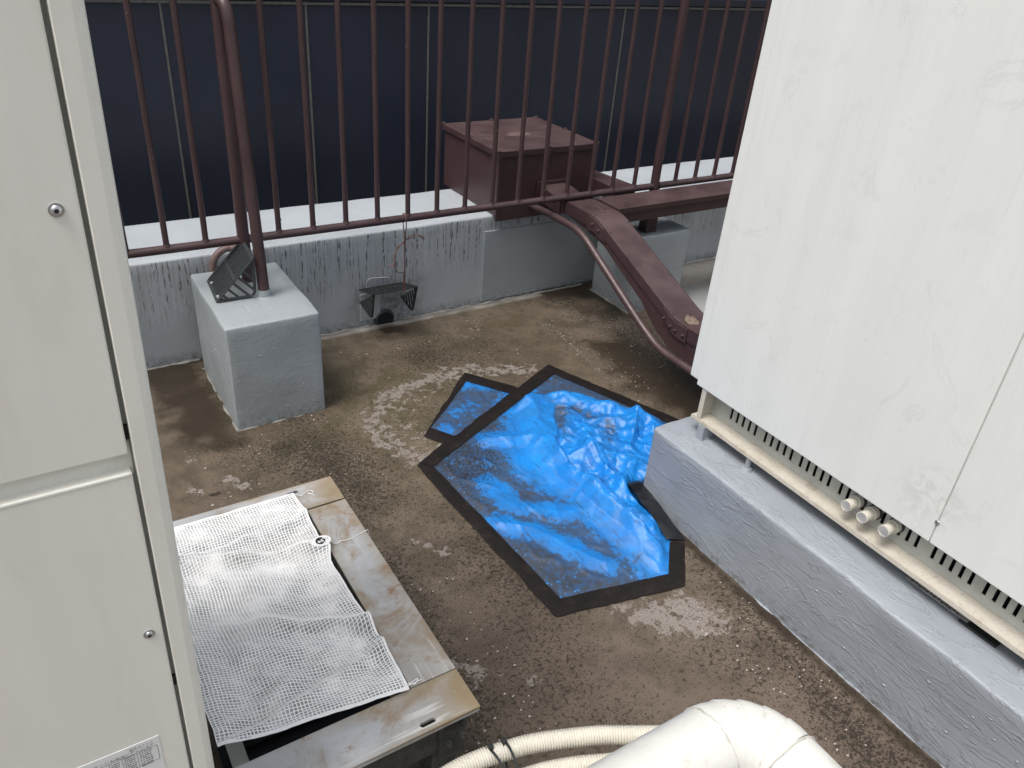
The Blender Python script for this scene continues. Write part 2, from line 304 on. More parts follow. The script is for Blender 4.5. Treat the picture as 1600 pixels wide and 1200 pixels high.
# ------------------------------------------------------------------ mesh tools
class MB:
    def __init__(s): s.v = []; s.f = []; s.sm = []
    def add(s, vs, fs, smooth=False):
        o = len(s.v); s.v += [tuple(v) for v in vs]
        for f in fs: s.f.append(tuple(o + i for i in f)); s.sm.append(smooth)
        return s
    def box(s, x0, x1, y0, y1, z0, z1, bev=0.0, seg=2):
        if bev <= 0:
            return s.add([(x, y, z) for z in (z0, z1) for y in (y0, y1) for x in (x0, x1)],
                         [(0, 2, 3, 1), (4, 5, 7, 6), (0, 1, 5, 4), (2, 6, 7, 3), (0, 4, 6, 2), (1, 3, 7, 5)])
        bm = bmesh.new(); bmesh.ops.create_cube(bm, size=1)
        for v in bm.verts: v.co = Vector(((x0 + x1) / 2 + v.co.x * (x1 - x0), (y0 + y1) / 2 + v.co.y * (y1 - y0), (z0 + z1) / 2 + v.co.z * (z1 - z0)))
        bmesh.ops.bevel(bm, geom=bm.edges[:], offset=bev, segments=seg, profile=0.6, affect='EDGES')
        s.frombm(bm); return s
    def frombm(s, bm, smooth=False):
        bm.verts.index_update(); s.add([v.co[:] for v in bm.verts], [[v.index for v in f.verts] for f in bm.faces], smooth); bm.free()
    def prism(s, pts, axis, a, b, bev=0.0):
        """polygon extruded along an axis; pts are the two other coordinates in order"""
        def P(u, v, t): return {'x': (t, u, v), 'y': (u, t, v), 'z': (u, v, t)}[axis]
        n = len(pts)
        bm = bmesh.new()
        A = [bm.verts.new(P(*p, a)) for p in pts]; B = [bm.verts.new(P(*p, b)) for p in pts]
        bm.faces.new(A); bm.faces.new(B[::-1])
        for i in range(n): bm.faces.new((A[i], B[i], B[(i + 1) % n], A[(i + 1) % n]))
        bmesh.ops.recalc_face_normals(bm, faces=bm.faces[:])
        if bev > 0: bmesh.ops.bevel(bm, geom=bm.edges[:], offset=bev, segments=2, profile=0.6, affect='EDGES')
        s.frombm(bm); return s
    def tube(s, pts, r, seg=12, caps=True, rf=None):
        pts = [Vector(p) for p in pts]; n = len(pts); rings = []
        t0 = (pts[1] - pts[0]).normalized()
        u = t0.orthogonal().normalized(); prev = t0; vs = []
        for i, p in enumerate(pts):
            t = ((pts[min(i + 1, n - 1)] - p).normalized() + (p - pts[max(i - 1, 0)]).normalized()).normalized() if 0 < i < n - 1 else ((pts[1] - pts[0]) if i == 0 else (pts[-1] - pts[-2])).normalized()
            q = prev.rotation_difference(t); u = q @ u; u = (u - t * u.dot(t)).normalized(); prev = t
            w_ = t.cross(u); rr = r if rf is None else r * rf(i)
            for k in range(seg):
                a = 2 * math.pi * k / seg; vs.append(p + rr * (math.cos(a) * u + math.sin(a) * w_))
        fs = [(i * seg + k, i * seg + (k + 1) % seg, (i + 1) * seg + (k + 1) % seg, (i + 1) * seg + k) for i in range(n - 1) for k in range(seg)]
        s.add(vs, fs, True)
        if caps: s.add([vs[k] for k in range(seg)], [tuple(range(seg))[::-1]]); s.add([vs[(n - 1) * seg + k] for k in range(seg)], [tuple(range(seg))])
        return s
    def cyl(s, a, b, r, seg=16, r2=None):
        return s.tube([a, b], r, seg, True, (lambda i: 1 if i == 0 else (r2 / r)) if r2 else None)
    def ball(s, c, r, sx=1, sy=1, sz=1, seg=8):
        bm = bmesh.new(); bmesh.ops.create_uvsphere(bm, u_segments=seg, v_segments=max(4, seg // 2), radius=r)
        for v in bm.verts: v.co = Vector((c[0] + v.co.x * sx, c[1] + v.co.y * sy, c[2] + v.co.z * sz))
        s.frombm(bm, True); return s
    def data(s, name):
        me = bpy.data.meshes.new(name); me.from_pydata(s.v, [], s.f)
        me.polygons.foreach_set('use_smooth', s.sm); me.update(); return me

def obj(name, mb, mat, parent=None):
    me = mb.data(name) if isinstance(mb, MB) else mb
    if mat is not None and not me.materials: me.materials.append(M[mat] if isinstance(mat, str) else mat)
    o = bpy.data.objects.new(name, me); COL.objects.link(o)
    if parent: o.parent = parent; o.matrix_parent_inverse = Matrix.Translation(-parent.matrix_basis.translation)
    return o
def tag(o, label, cat, group=None):
    o['label'] = label; o['category'] = cat
    if group: o['group'] = group
    return o
def thing(name, label, cat, loc, group=None):
    o = bpy.data.objects.new(name, None); COL.objects.link(o); o.location = loc; o.empty_display_size = 0.05
    return tag(o, label, cat, group)
def setattr_(me, name, vals):
    a = me.attributes.new(name, 'FLOAT', 'POINT'); a.data.foreach_set('value', np.asarray(vals, np.float32))

def curve(pts, n=8, closed=False):
    """Catmull-Rom through the points"""
    P = [Vector(p) for p in pts]; out = []
    for i in range(len(P) - 1):
        a, b, c, d = P[max(i - 1, 0)], P[i], P[i + 1], P[min(i + 2, len(P) - 1)]
        for k in range(n):
            t = k / n
            out.append(0.5 * ((2 * b) + (c - a) * t + (2 * a - 5 * b + 4 * c - d) * t * t + (3 * b - a - 3 * c + d) * t ** 3))
    out.append(P[-1]); return out
def fillet(pts, r, n=6):
    P = [Vector(p) for p in pts]; out = [P[0]]
    for i in range(1, len(P) - 1):
        a = (P[i - 1] - P[i]); b = (P[i + 1] - P[i]); ra = min(r, a.length * .45, b.length * .45)
        A = P[i] + a.normalized() * ra; B = P[i] + b.normalized() * ra
        for k in range(n + 1):
            t = k / n; out.append((1 - t) ** 2 * A + 2 * t * (1 - t) * P[i] + t * t * B)
    out.append(P[-1]); return out

def segd(px, py, poly, closed=False):
    """distance of numpy points to a polyline"""
    best = np.full(np.shape(px), 1e9); n = len(poly)
    for i in range(n if closed else n - 1):
        ax, ay = poly[i]; bx, by = poly[(i + 1) % n]; dx, dy = bx - ax, by - ay; L = dx * dx + dy * dy + 1e-12
        t = np.clip(((px - ax) * dx + (py - ay) * dy) / L, 0, 1)
        best = np.minimum(best, np.hypot(px - ax - t * dx, py - ay - t * dy))
    return best
def inside(px, py, poly):
    r = np.zeros(np.shape(px), bool); n = len(poly)
    for i in range(n):
        ax, ay = poly[i]; bx, by = poly[(i + 1) % n]
        if ay == by: continue
        c = ((ay > py) != (by > py)) & (px < (bx - ax) * (py - ay) / (by - ay) + ax); r ^= c
    return r
def area(px, py, poly, soft):
    d = segd(px, py, poly, True); s = np.where(inside(px, py, poly), d, -d)
    return np.clip(s / soft * .5 + .5, 0, 1)

def rough_block(x0, x1, y0, y1, z0, z1, step, r, amp, seed=0.0, fr=9.0):
    """box with rounded, slightly lumpy hand-trowelled faces"""
    def axis(a, b):
        n = max(2, int((b - a) / step)); L = [a, a + r * .4, a + r] + [a + r + (b - a - 2 * r) * i / n for i in range(1, n)] + [b - r, b - r * .4, b]
        return L
    X, Y, Z = axis(x0, x1), axis(y0, y1), axis(z0, z1)
    idx = {}; vs = []; fs = []
    def V(p):
        k = tuple(round(c, 5) for c in p)
        if k not in idx:
            q = Vector((min(max(p[0], x0 + r), x1 - r), min(max(p[1], y0 + r), y1 - r), min(max(p[2], z0 + r), z1 - r)))
            d = Vector(p) - q; c = q + d.normalized() * r if d.length > 1e-9 else q
            s = Vector((seed, seed * 2.3, 1.7))
            nv = noise.noise_vector(c * fr + s) * amp + noise.noise_vector(c * fr * 3.5 + s) * amp * .35
            c = c + nv; idx[k] = len(vs); vs.append(c)
        return idx[k]
    for U, W, f in ((X, Y, lambda u, w_: [(u, w_, z0), (u, w_, z1)]), (X, Z, lambda u, w_: [(u, y0, w_), (u, y1, w_)]), (Y, Z, lambda u, w_: [(x0, u, w_), (x1, u, w_)])):
        for i in range(len(U) - 1):
            for j in range(len(W) - 1):
                for side in (0, 1):
                    q = [f(U[i], W[j])[side], f(U[i + 1], W[j])[side], f(U[i + 1], W[j + 1])[side], f(U[i], W[j + 1])[side]]
                    fs.append(tuple(V(p) for p in q))
    bm = bmesh.new(); bv = [bm.verts.new(v) for v in vs]
    for f in fs: bm.faces.new([bv[i] for i in f])
    bmesh.ops.recalc_face_normals(bm, faces=bm.faces[:])
    m = MB(); m.frombm(bm, True); return m

# ------------------------------------------------------------------ roof floor
def nz(px, py, sc, off=0.0):
    return np.array([noise.fractal(Vector((x * sc + off, y * sc, off)), 1.0, 2.0, 3) for x, y in zip(px, py)])
xs = np.concatenate([[-150, -20, -4, -1.5], np.arange(-0.6, 3.9, 0.018), [4.5, 8, 20, 150]])
ys = np.concatenate([[-150, -20, -4, -1.0], np.arange(-0.2, 2.90, 0.018), [3.0, 3.5, 8, 40, 150]])
gx, gy = np.meshgrid(xs, ys); nx, ny = len(xs), len(ys); px, py = gx.ravel(), gy.ravel()
gz = 0.0022 * nz(px, py, 4.0); gz[(np.abs(px) > 4.2) | (np.abs(py) > 2.95)] = 0
ia = np.arange(nx * ny).reshape(ny, nx)
faces = np.stack([ia[:-1, :-1], ia[:-1, 1:], ia[1:, 1:], ia[1:, :-1]], -1).reshape(-1, 4)
me = bpy.data.meshes.new('roof_floor'); me.from_pydata(np.stack([px, py, gz], -1).tolist(), [], faces.tolist())
me.polygons.foreach_set('use_smooth', [True] * len(faces)); me.update()
def blob(pts, rad):
    v = np.zeros_like(px)
    for x, y, *r in pts:
        v = np.maximum(v, .86 * np.clip(1.4 - np.hypot((px - x) + .5 * (py - y), (py - y) * .7) / (r[0] if r else rad), 0, 1))
    return v
ring = [(1.52, 2.13), (1.45, 2.16), (1.28, 2.225), (1.09, 2.22), (.94, 2.17), (.845, 2.06), (.84, 1.94), (.875, 1.83), (.95, 1.77), (1.0, 1.78)]
pale = np.clip(1.15 - segd(px, py, ring) / 0.095, 0, 1) * .90
pale = np.maximum(pale, area(px, py, [(1.02, 1.03), (1.147, 1.015), (1.29, .965), (1.32, .82), (1.23, .79), (1.12, .86), (1.04, .96)], .05) * 1.08)
pale = np.maximum(pale, .92 * np.clip(1.1 - segd(px, py, [(.83, 2.03), (.82, 1.93)]) / .06, 0, 1)); pale = np.maximum(pale, .66 * np.clip(1.25 - segd(px, py, [(1.2, 2.17), (1.05, 2.15), (.95, 2.06), (.92, 1.93), (.97, 1.84)]) / .11, 0, 1))
pale = np.maximum(pale, blob([(1.505, 2.51, .030), (1.43, 2.46, .022), (.728, 1.45, .030), (.776, 1.39, .035), (.828, 1.314, .018), (.67, 1.0, .035),
                              (.76, .93, .03), (.277, 2.10, .03), (.62, 1.03, .05), (.36, 1.93, .05), (.25, 1.95, .035), (.45, 1.83, .03)], .03))
pale = np.maximum(pale, .62 * area(px, py, [(.56, 1.25), (.66, 1.2), (.72, .9), (.62, .8), (.5, .8)], .1))
pale = np.maximum(pale, .55 * np.clip(1.2 - segd(px, py, [(.95, 2.5), (1.19, 2.49), (1.5, 2.53)]) / .05, 0, 1))
setattr_(me, 'pale', pale)
flake = .95 * np.clip(1.2 - segd(px, py, [(1.80, 2.45), (1.787, 2.187), (1.757, 1.898), (1.731, 1.715)]) / .045, 0, 1)
flake = np.maximum(flake, 1.0 * area(px, py, [(2.30, 2.34), (2.05, 2.42), (1.93, 2.30), (1.98, 1.95), (2.02, 1.6), (2.2, 1.7)], .12))
flake = np.maximum(flake, .9 * area(px, py, [(1.292, .55), (1.36, .55), (1.395, .428), (1.262, .42)], .06))
flake = np.maximum(flake, .75 * area(px, py, [(.50, .86), (.58, 1.25), (.70, 1.3), (.78, .8), (.62, .7)], .12))
flake = np.maximum(flake, .78 * area(px, py, [(.2, 2.25), (.40, 2.25), (.75, 2.1), (.6, 1.75), (.15, 1.7)], .12))
flake = np.maximum(flake, .62 * np.clip(1.2 - segd(px, py, ring) / .16, 0, 1)); flake = np.maximum(flake, .5)
setattr_(me, 'flake', flake)
wet = np.maximum(area(px, py, [(.2, 2.74), (.44, 2.74), (.46, 2.10), (.36, 2.09), (.27, 2.22)], .12),
                 area(px, py, [(1.86, 2.24), (2.05, 2.2), (2.2, 1.7), (2.1, 1.36), (1.80, 1.36), (1.83, 1.65), (1.80, 1.95)], .12))
wet = np.maximum(wet, .95 * area(px, py, [(1.98, 2.74), (2.30, 2.74), (2.18, 2.28), (2.13, 2.30), (2.14, 2.55), (1.9, 2.65)], .09))
wet = np.maximum(wet, .8 * np.clip(1 - np.abs(py - 2.70) / .05, 0, 1)); wet = np.maximum(wet, blob([(1.18, 2.66)], .07) * .9)
wet = np.maximum(wet, .85 * np.clip(1 - np.abs(px - 1.395) / .05, 0, 1) * (py < 1.15))
wet = np.maximum(wet, .6 * area(px, py, [(.28, 2.3), (.6, 2.1), (.75, 1.95), (.6, 1.9), (.3, 2.1)], .15))
setattr_(me, 'wet', wet)
mold = np.maximum(area(px, py, [(.35, 2.1), (.75, 2.2), (.87, 1.9), (.84, 1.6), (.55, 1.45), (.45, 1.8)], .2),
                  area(px, py, [(1.37, 1.12), (1.43, 1.02), (1.42, .3), (1.15, .3), (1.26, .70), (1.29, .95)], .12))
mold = np.maximum(mold, .9 * area(px, py, [(.52, 1.55), (.75, 1.5), (.68, 1.1), (.74, .9), (.60, .75), (.48, .8), (.5, 1.4)], .12))
mold = np.maximum(mold, .55 * np.clip(1.3 - segd(px, py, ring) / .12, 0, 1))
mold = np.maximum(mold, .50 + .35 * nz(px, py, 2.6, 3.3)); mold = np.maximum(mold, .75 * area(px, py, [(1.9, 2.3), (2.2, 2.35), (2.2, 1.6), (1.85, 1.5)], .1))
setattr_(me, 'mold', mold)
setattr_(me, 'olive', np.maximum(area(px, py, [(.55, 2.5), (.8, 2.45), (1.25, 2.2), (1.2, 1.95), (.9, 1.85), (.6, 2.1)], .3) * .7, .3 * area(px, py, [(1.1, 2.66), (1.9, 2.66), (1.8, 2.4), (1.2, 2.3)], .2)))
setattr_(me, 'pink', np.maximum(.7 * area(px, py, [(1.15, .75), (1.36, .62), (1.36, .25), (.9, .25), (.8, .7)], .25), .45 * area(px, py, [(.75, 1.1), (1.1, 1.0), (1.1, .6), (.75, .7)], .2)))
sill = np.clip(1.6 - np.abs(py - 2.690 + .012 * nz(px, py, 9, 1)) / .014, 0, 1) * (px > .88) * (px < 1.95)
setattr_(me, 'sill', np.clip(sill * (.55 + .6 * nz(px, py, 6, 5)), 0, .85))
setattr_(me, 'greyfloor', np.maximum(.8 * area(px, py, [(2.42, 2.34), (2.62, 2.52), (2.9, 2.4), (2.7, 1.9), (2.3, 1.9)], .1), .35 * area(px, py, [(2.6, 2.75), (3.6, 2.75), (3.6, 2.4), (2.7, 2.5)], .1)))
me.materials.append(M['floor'])
floor = bpy.data.objects.new('roof_floor', me); COL.objects.link(floor); floor['kind'] = 'structure'

# ------------------------------------------------------------------ dark facade beyond the parapet
FY = 3.60
fac = thing('facade_wall', 'dark navy panelled facade standing behind the railing and parapet', 'wall', (2, FY, 0))
SEAM = [0.64 + 0.585 * i for i in range(-4, 10)]
for i in range(len(SEAM) - 1):
    for z0, z1 in ((-1.6, 1.10), (1.10, 3.4)):
        obj('facade_panel', MB().box(SEAM[i] + .004, SEAM[i + 1] - .004, FY, FY + .03, z0 + .006, z1 - .006, .002), 'facade', fac)
for x in SEAM: obj('joint_strip', MB().box(x - .0045, x + .0045, FY - .004, FY + .02, -1.6, 3.4, .001), 'joint', fac)
obj('joint_strip', MB().box(SEAM[0], SEAM[-1], FY - .007, FY + .02, 1.094, 1.106, .001), 'joint', fac)
obj('ledge', MB().box(SEAM[0], SEAM[-1], FY - .015, FY + .02, 1.112, 1.150, .004), 'facade', fac)
obj('backing', MB().box(SEAM[0], SEAM[-1], FY + .034, FY + .3, -1.6, 3.4), 'joint', fac)

# ------------------------------------------------------------------ parapet wall
par = thing('parapet_wall', 'low grey painted concrete parapet with black mould streaks, below the railing', 'wall', (1.5, 2.9, 0))
PT = 0.400
pb = rough_block(-1.2, 4.6, 2.712, 3.10, -.05, PT, .030, .010, .0022, 1.0, 5.0)
me = pb.data('concrete'); co = np.array([v.co[:] for v in me.vertices]); X, Z = co[:, 0], co[:, 2]
gr = np.clip(1.5 - np.hypot((X - 1.19) / .14, (Z - .07) / .10), 0, 1) * .72
gr = np.maximum(gr, np.clip(1.5 - np.hypot((X - 1.19) / .055, (Z - .03) / .07), 0, 1) * .9)
gr = np.maximum(gr, np.clip(1.4 - np.hypot((X - 1.30) / .05, (Z - .155) / .03), 0, 1) * .8)
gr = np.maximum(gr, np.clip(1 - Z / .04, 0, 1) * .6 * (co[:, 1] < 2.75))
gr = np.maximum(gr, np.clip(1.2 - np.hypot((X - 2.0) / .28, Z / .06), 0, 1) * .9)
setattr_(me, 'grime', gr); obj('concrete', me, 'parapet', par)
obj('patch_panel', MB().box(1.640, 2.6, 2.7055, 2.716, .012, .335, .002), 'grey', par)
obj('outlet_plate', MB().box(1.075, 1.16, 2.7065, 2.715, .03, .145, .001), 'parapet', par)
lp = MB(); lp.tube(fillet([(1.105, 2.706, .135), (1.102, 2.700, .215), (1.208, 2.700, .205), (1.212, 2.706, .12)], .025), .0022, 6); obj('wire_bracket', lp, 'cap', par)
ph = MB()                                                            # drain hole: a short dark pipe mouth
seg = 32
for i in range(seg):
    a0, a1 = 2 * math.pi * i / seg, 2 * math.pi * (i + 1) / seg
    def rp(a, r, y): return (1.180 + r * math.cos(a), y, .017 + r * math.sin(a))
    ph.add([rp(a0, .038, 2.700), rp(a1, .038, 2.700), rp(a1, .045, 2.712), rp(a0, .045, 2.712)], [(0, 1, 2, 3)], True)
    ph.add([rp(a0, .038, 2.700), rp(a1, .038, 2.700), rp(a1, .034, 2.7005), rp(a0, .034, 2.7005)], [(3, 2, 1, 0)], True)
obj('outlet_ring', ph, 'strain', par)
hd = MB(); hd.add([(1.180 + .0365 * math.cos(2 * math.pi * i / 32), 2.7015, .017 + .0365 * math.sin(2 * math.pi * i / 32)) for i in range(32)], [tuple(range(32))])
hd.add([(1.180 + .0365 * math.cos(2 * math.pi * i / 32), 2.7025, .017 + .0365 * math.sin(2 * math.pi * i / 32)) for i in range(32)], [tuple(range(32))[::-1]])
obj('drain_hole', hd, 'void', par)
sb = MB()
def bead(a, b, r, seed):
    n = int((Vector(b) - Vector(a)).length / .012); A, B = Vector(a), Vector(b)
    sb.tube([A.lerp(B, i / n) + Vector((.003 * noise.noise(Vector((i * .2, seed, 7))), .003 * noise.noise(Vector((i * .2, seed, 5))), -.002 + .002 * noise.noise(Vector((i * .35, seed, 0))))) for i in range(n + 1)], r * .8, 6, True, lambda i: .62 + .9 * noise.noise(Vector((i * .22, seed, 2))))
bead((-.3, 2.708, .001), (.44, 2.708, .001), .010, 1); bead((.75, 2.706, .001), (1.11, 2.706, .001), .010, 2)
bead((1.26, 2.706, .002), (2.19, 2.703, .002), .010, 3); bead((2.5, 2.706, .002), (4.2, 2.706, .002), .010, 4)
obj('sealant_bead', sb, 'sill', par)

# ------------------------------------------------------------------ concrete blocks
b1 = thing('concrete_block', 'grey painted concrete block at the left carrying the railing brace', 'block', (.59, 2.41, 0))
mb = rough_block(.440, .735, 2.194, 2.640, -.02, .3675, .022, .007, .0022, 4.0, 8.0); obj('block_body', mb, 'grey', b1)
sb = MB(); bead((.44, 2.192, .0), (.735, 2.192, .0), .007, 6); bead((.438, 2.19, .0), (.438, 2.64, .0), .007, 7); obj('sealant_bead', sb, 'sill', b1)
bp = MB()
for i in range(26):
    f = random.choice('xy'); z = random.uniform(.03, .34)
    c = (random.uniform(.46, .72), 2.1935, z) if f == 'y' else (.4395, random.uniform(2.21, 2.62), z)
    bp.ball(c, random.uniform(.0012, .0028), seg=6)
o = obj('paint_blister', bp, 'grey', b1); o['kind'] = 'stuff'
b2 = thing('concrete_block', 'grey painted concrete block at the right under the brown cable tray', 'block', (2.34, 2.49, 0))
mb = rough_block(2.200, 2.492, 2.362, 2.640, -.02, .353, .022, .007, .0022, 9.0, 8.0); obj('block_body', mb, 'grey', b2)
sb = MB(); bead((2.198, 2.358, .002), (2.494, 2.358, .002), .009, 6); bead((2.197, 2.36, .002), (2.197, 2.64, .002), .010, 7); obj('sealant_bead', sb, 'sill', b2)

# ------------------------------------------------------------------ railing
RY, RZ = 2.515, .5150
rail = thing('railing', 'maroon painted steel railing running along the parapet', 'railing', (1.6, RY, 0))
def bumps(m, a, b, r):                                              # paint runs and weld lumps
    for _ in range(5):
        t = random.random(); p = Vector(a).lerp(Vector(b), t); an = random.uniform(math.pi, 2 * math.pi)
        m.ball(p + Vector((math.cos(an), math.sin(an), 0)) * r * .9, random.uniform(.0015, .003), sz=2, seg=6)
pitch = .11831; px0 = .6008
rb = MB(); rb.tube([(x, RY + .0012 * noise.noise(Vector((x * 3, 0, 0))), RZ + .0012 * noise.noise(Vector((x * 3, 5, 0)))) for x in np.arange(-1.0, 3.9, .05)], .0137, 14); obj('bottom_rail', rb, 'brown', rail)
obj('top_rail', MB().cyl((-1.0, RY, 1.60), (3.9, RY, 1.60), .0185, 14), 'brown', rail)
for i in range(-12, 28):
    if i % 15 == 0: continue
    m = MB(); x_ = px0 + i * pitch; m.tube([(x_ + random.uniform(-.0005, .0005), RY, z) for z in np.linspace(RZ + .004, 1.6, 12)], .0093, 12)
    m.tube([(x_, RY, RZ + .010), (x_, RY, RZ + .019)], .0125, 12, True, lambda i: 1 - .25 * i); bumps(m, (x_, RY, .54), (x_, RY, 1.2), .0093); obj('bar', m, 'brown', rail)
for i in (0, 15):
    m = MB(); m.cyl((px0 + i * pitch, RY, .35), (px0 + i * pitch, RY, 1.60), .0195, 18); obj('post', m, 'brown', rail)
m = MB(); m.tube([(px0 + 15 * pitch + .02, RY - .015 * math.cos(a), RZ + .017 * math.sin(a)) for a in np.linspace(0, 2 * math.pi, 17)], .0028, 6, False); obj('tie', m, 'brown', rail)
m = MB(); m.tube(fillet([(.6145, 2.377, .385), (.613, 2.455, 1.185), (.608, 2.47, 1.228), (.601, RY, 1.228)], .03, 8), .0178, 18); bumps(m, (.615, 2.38, .4), (.613, 2.45, 1.1), .0178)
obj('brace', m, 'brown', rail)
m = MB(); m.tube([(.6145, 2.3768, .362), (.6145, 2.3785, .392)], .0208, 18); m.tube([(.6145, 2.377, .366), (.6145, 2.377, .3715)], .030, 18, True, lambda i: 1 - .3 * i); obj('brace_sleeve', m, 'grey', rail)
m = MB(); m.tube(curve([(.601, RY, .43), (.612, 2.60, .440), (.600, 2.66, .430), (.570, 2.668, .429), (.540, 2.668, .410), (.524, 2.668, .375), (.523, 2.668, .29)], 8), .0125, 12); obj('foot_loop', m, 'loop', rail)

# ------------------------------------------------------------------ strainers
def strainer(name, label, plate, ends, group=None, th=.004, mat='strain'):
    """plate = four corners (A near-low, B near-high, C far-high, D far-low); ends = lists of (edge corner, edge corner, tip)"""
    A, B, C, D = [Vector(p) for p in plate]
    t = thing(name, label, 'drain strainer', tuple(A), group)
    n = (B - A).cross(D - A).normalized()
    def slab(m, p, q, wv, dn):                                       # bar between p and q, width vector, thickness vector
        h = wv / 2; k = dn / 2
        vs = [p - h - k, p + h - k, p + h + k, p - h + k, q - h - k, q + h - k, q + h + k, q - h + k]
        m.add(vs, [(0, 1, 2, 3), (7, 6, 5, 4), (0, 4, 5, 1), (1, 5, 6, 2), (2, 6, 7, 3), (3, 7, 4, 0)])
    f = MB(); u = (B - A).normalized(); v = (D - A).normalized(); L = (B - A).length; W = (D - A).length
    nl = n * th
    for s in (0, .5, 1): slab(f, A + (B - A) * s + v * .0, D + (C - B) * 0 + (B - A) * s, u * .012, nl)
    for s in (0, 1): slab(f, A + (D - A) * s, B + (D - A) * s, v * .010, nl)
    obj('slot_frame', f, mat, t)
    ns = 10
    for i in range(1, ns):
        g = MB(); p = A + (D - A) * (i / ns); slab(g, p, p + (B - A), v * (W / ns * .55), nl * .8); obj('slat', g, mat, t)
    for (P, Q, T) in ends:
        P, Q, T = Vector(P), Vector(Q), Vector(T); e = MB(); nn = (Q - P).cross(T - P).normalized()
        rim = fillet([P, T, Q], .022, 6); e.tube(rim, .0048, 8)
        obj('end_rim', e, mat, t)
        for i in range(1, 7):
            a = P.lerp(Q, i / 7); b = T.lerp(P, 0) + (a - P) * 0
            # ribs run parallel from the slotted edge to the rim
            mid = (P + Q) / 2; d = (T - mid)
            k = 1 - abs(2 * i / 7 - 1); g = MB(); slab(g, a, a + d * k, (Q - P).normalized() * .0075, nn * .005); obj('rib', g, mat, t)
    return t
s1 = strainer('drain_strainer', 'dark grey slotted plastic strainer leaning against the brace on the left block',
         [(.468, 2.384, .374), (.586, 2.362, .507), (.592, 2.484, .515), (.480, 2.550, .376)],
         [((.468, 2.384, .374), (.586, 2.362, .507), (.586, 2.380, .374))])
for y_, x_ in ((2.40, .470), (2.51, .478)): obj('hinge_pin', MB().cyl((x_, y_, .378), (x_ + .016, y_ + .002, .378), .008, 12), 'cap', s1)
strainer('drain_strainer', 'dark slotted plastic strainer hinged open over the wall drain hole, tied with wire',
         [(1.073, 2.561, .212), (1.073, 2.700, .172), (1.252, 2.700, .172), (1.252, 2.558, .213)],
         [((1.073, 2.561, .212), (1.073, 2.700, .119), (1.073, 2.585, .098)), ((1.252, 2.558, .213), (1.252, 2.700, .111), (1.252, 2.595, .090))], mat='black')
m = MB()
m.tube(curve([(1.186, 2.545, .215), (1.187, 2.53, .30), (1.186, 2.525, .40), (1.179, RY - .016, .49), (1.1785, RY - .010, .528), (1.1785, RY + .012, .528), (1.182, 2.532, .49), (1.188, 2.53, .42)], 6), .0021, 6)
m.tube(curve([(1.190, 2.54, .21), (1.189, 2.532, .30), (1.187, 2.53, .42)], 6), .0024, 6)
m.tube(curve([(1.187, 2.528, .424), (1.160, 2.52, .405), (1.137, 2.51, .382), (1.130, 2.50, .350), (1.103, 2.50, .342)], 6), .0021, 6)
m.tube(curve([(1.187, 2.528, .42), (1.150, 2.52, .40), (1.140, 2.52, .345), (1.155, 2.525, .305), (1.187, 2.53, .298)], 6), .0018, 6)
m.tube(curve([(1.187, 2.527, .424), (1.205, 2.515, .442), (1.228, 2.505, .450), (1.255, 2.50, .432)], 6), .0021, 6)
m.tube(curve([(1.186, 2.526, .428), (1.206, 2.512, .436), (1.230, 2.50, .445), (1.248, 2.50, .430)], 6), .0016, 6)
tag(obj('tie_wire', m, 'wire'), 'thin copper brown wire looped over the bottom rail above the drain', 'wire')

# ------------------------------------------------------------------ steel pull box on the parapet
bx = thing('pull_box', 'maroon sheet steel junction box sitting on the parapet behind the railing', 'box', (1.92, 2.92, .4))
x0, x1, y0, y1, zb, zt = 1.672, 2.163, 2.684, 3.160, .404, .664
obj('box_body', MB().box(x0 + .004, x1 - .004, y0 + .004, y1 - .004, zb, zt, .002), 'brown', bx)
for a, b in (((x0, y0), (.018, .003)), ): pass
obj('apron', MB().box(x0 + .002, x1 - .002, y0 - .002, y0 + .003, .384, .440, .001), 'brown', bx)
obj('corner_trim', MB().box(x0, x0 + .018, y0 - .0035, y0 + .003, .386, zt, .001).box(x0 - .001, x0 + .003, y0, y0 + .018, .404, zt, .001), 'brown', bx)
obj('seam_trim', MB().box(1.905, 1.921, y0 - .001, y0 + .004, .404, zt, .001), 'brown', bx)
obj('seam_trim', MB().box(x0 - .001, x0 + .004, 2.95, 2.966, .404, zt, .001), 'brown', bx)
ld = obj('lid', MB().box(x0 - .006, x1 + .006, y0 - .006, y1 + .006, zt, zt + .010, .002).box(x0 - .006, x1 + .006, y0 - .006, y0 - .003, zt - .014, zt + .002, .0008).box(x0 - .006, x0 - .003, y0 - .006, y1 + .006, zt - .014, zt + .002, .0008), 'brown', bx)
for cx_, cy_ in ((x0, y0), (x0, (y0 + y1) / 2), (x0, y1), ((x0 + x1) / 2, y0), ((x0 + x1) / 2, y1), (x1, y0), (x1, (y0 + y1) / 2), (x1, y1)):
    m = MB(); m.box(cx_ - .010, cx_ + .010, cy_ - .009, cy_ + .009, zt + .009, zt + .013, .001); m.ball((cx_, cy_, zt + .014), .005, seg=8); m.box(cx_ - .007, cx_ + .007, cy_ - .010, cy_ - .004, zt - .022, zt + .004, .001) if cy_ == y0 else None
    obj('lid_clip', m, 'brown', ld)

m = MB(); r_ = [(1.905 + .060 * math.cos(a) * (1 + .8 * noise.noise(Vector((math.cos(a) * 3, math.sin(a) * 3, 2)))), 2.905 + .030 * math.sin(a) * (1 + .9 * noise.noise(Vector((math.cos(a) * 3, math.sin(a) * 3, 7))))) for a in np.linspace(0, 2 * math.pi, 33)[:-1]]
m.add([(x, y, .6745) for x, y in r_], [tuple(range(32))]); obj('dirt_stain', m, m_plain('pinkish_dried_stain', (.125, .085, .083), .7, 0, .6, 90), ld)
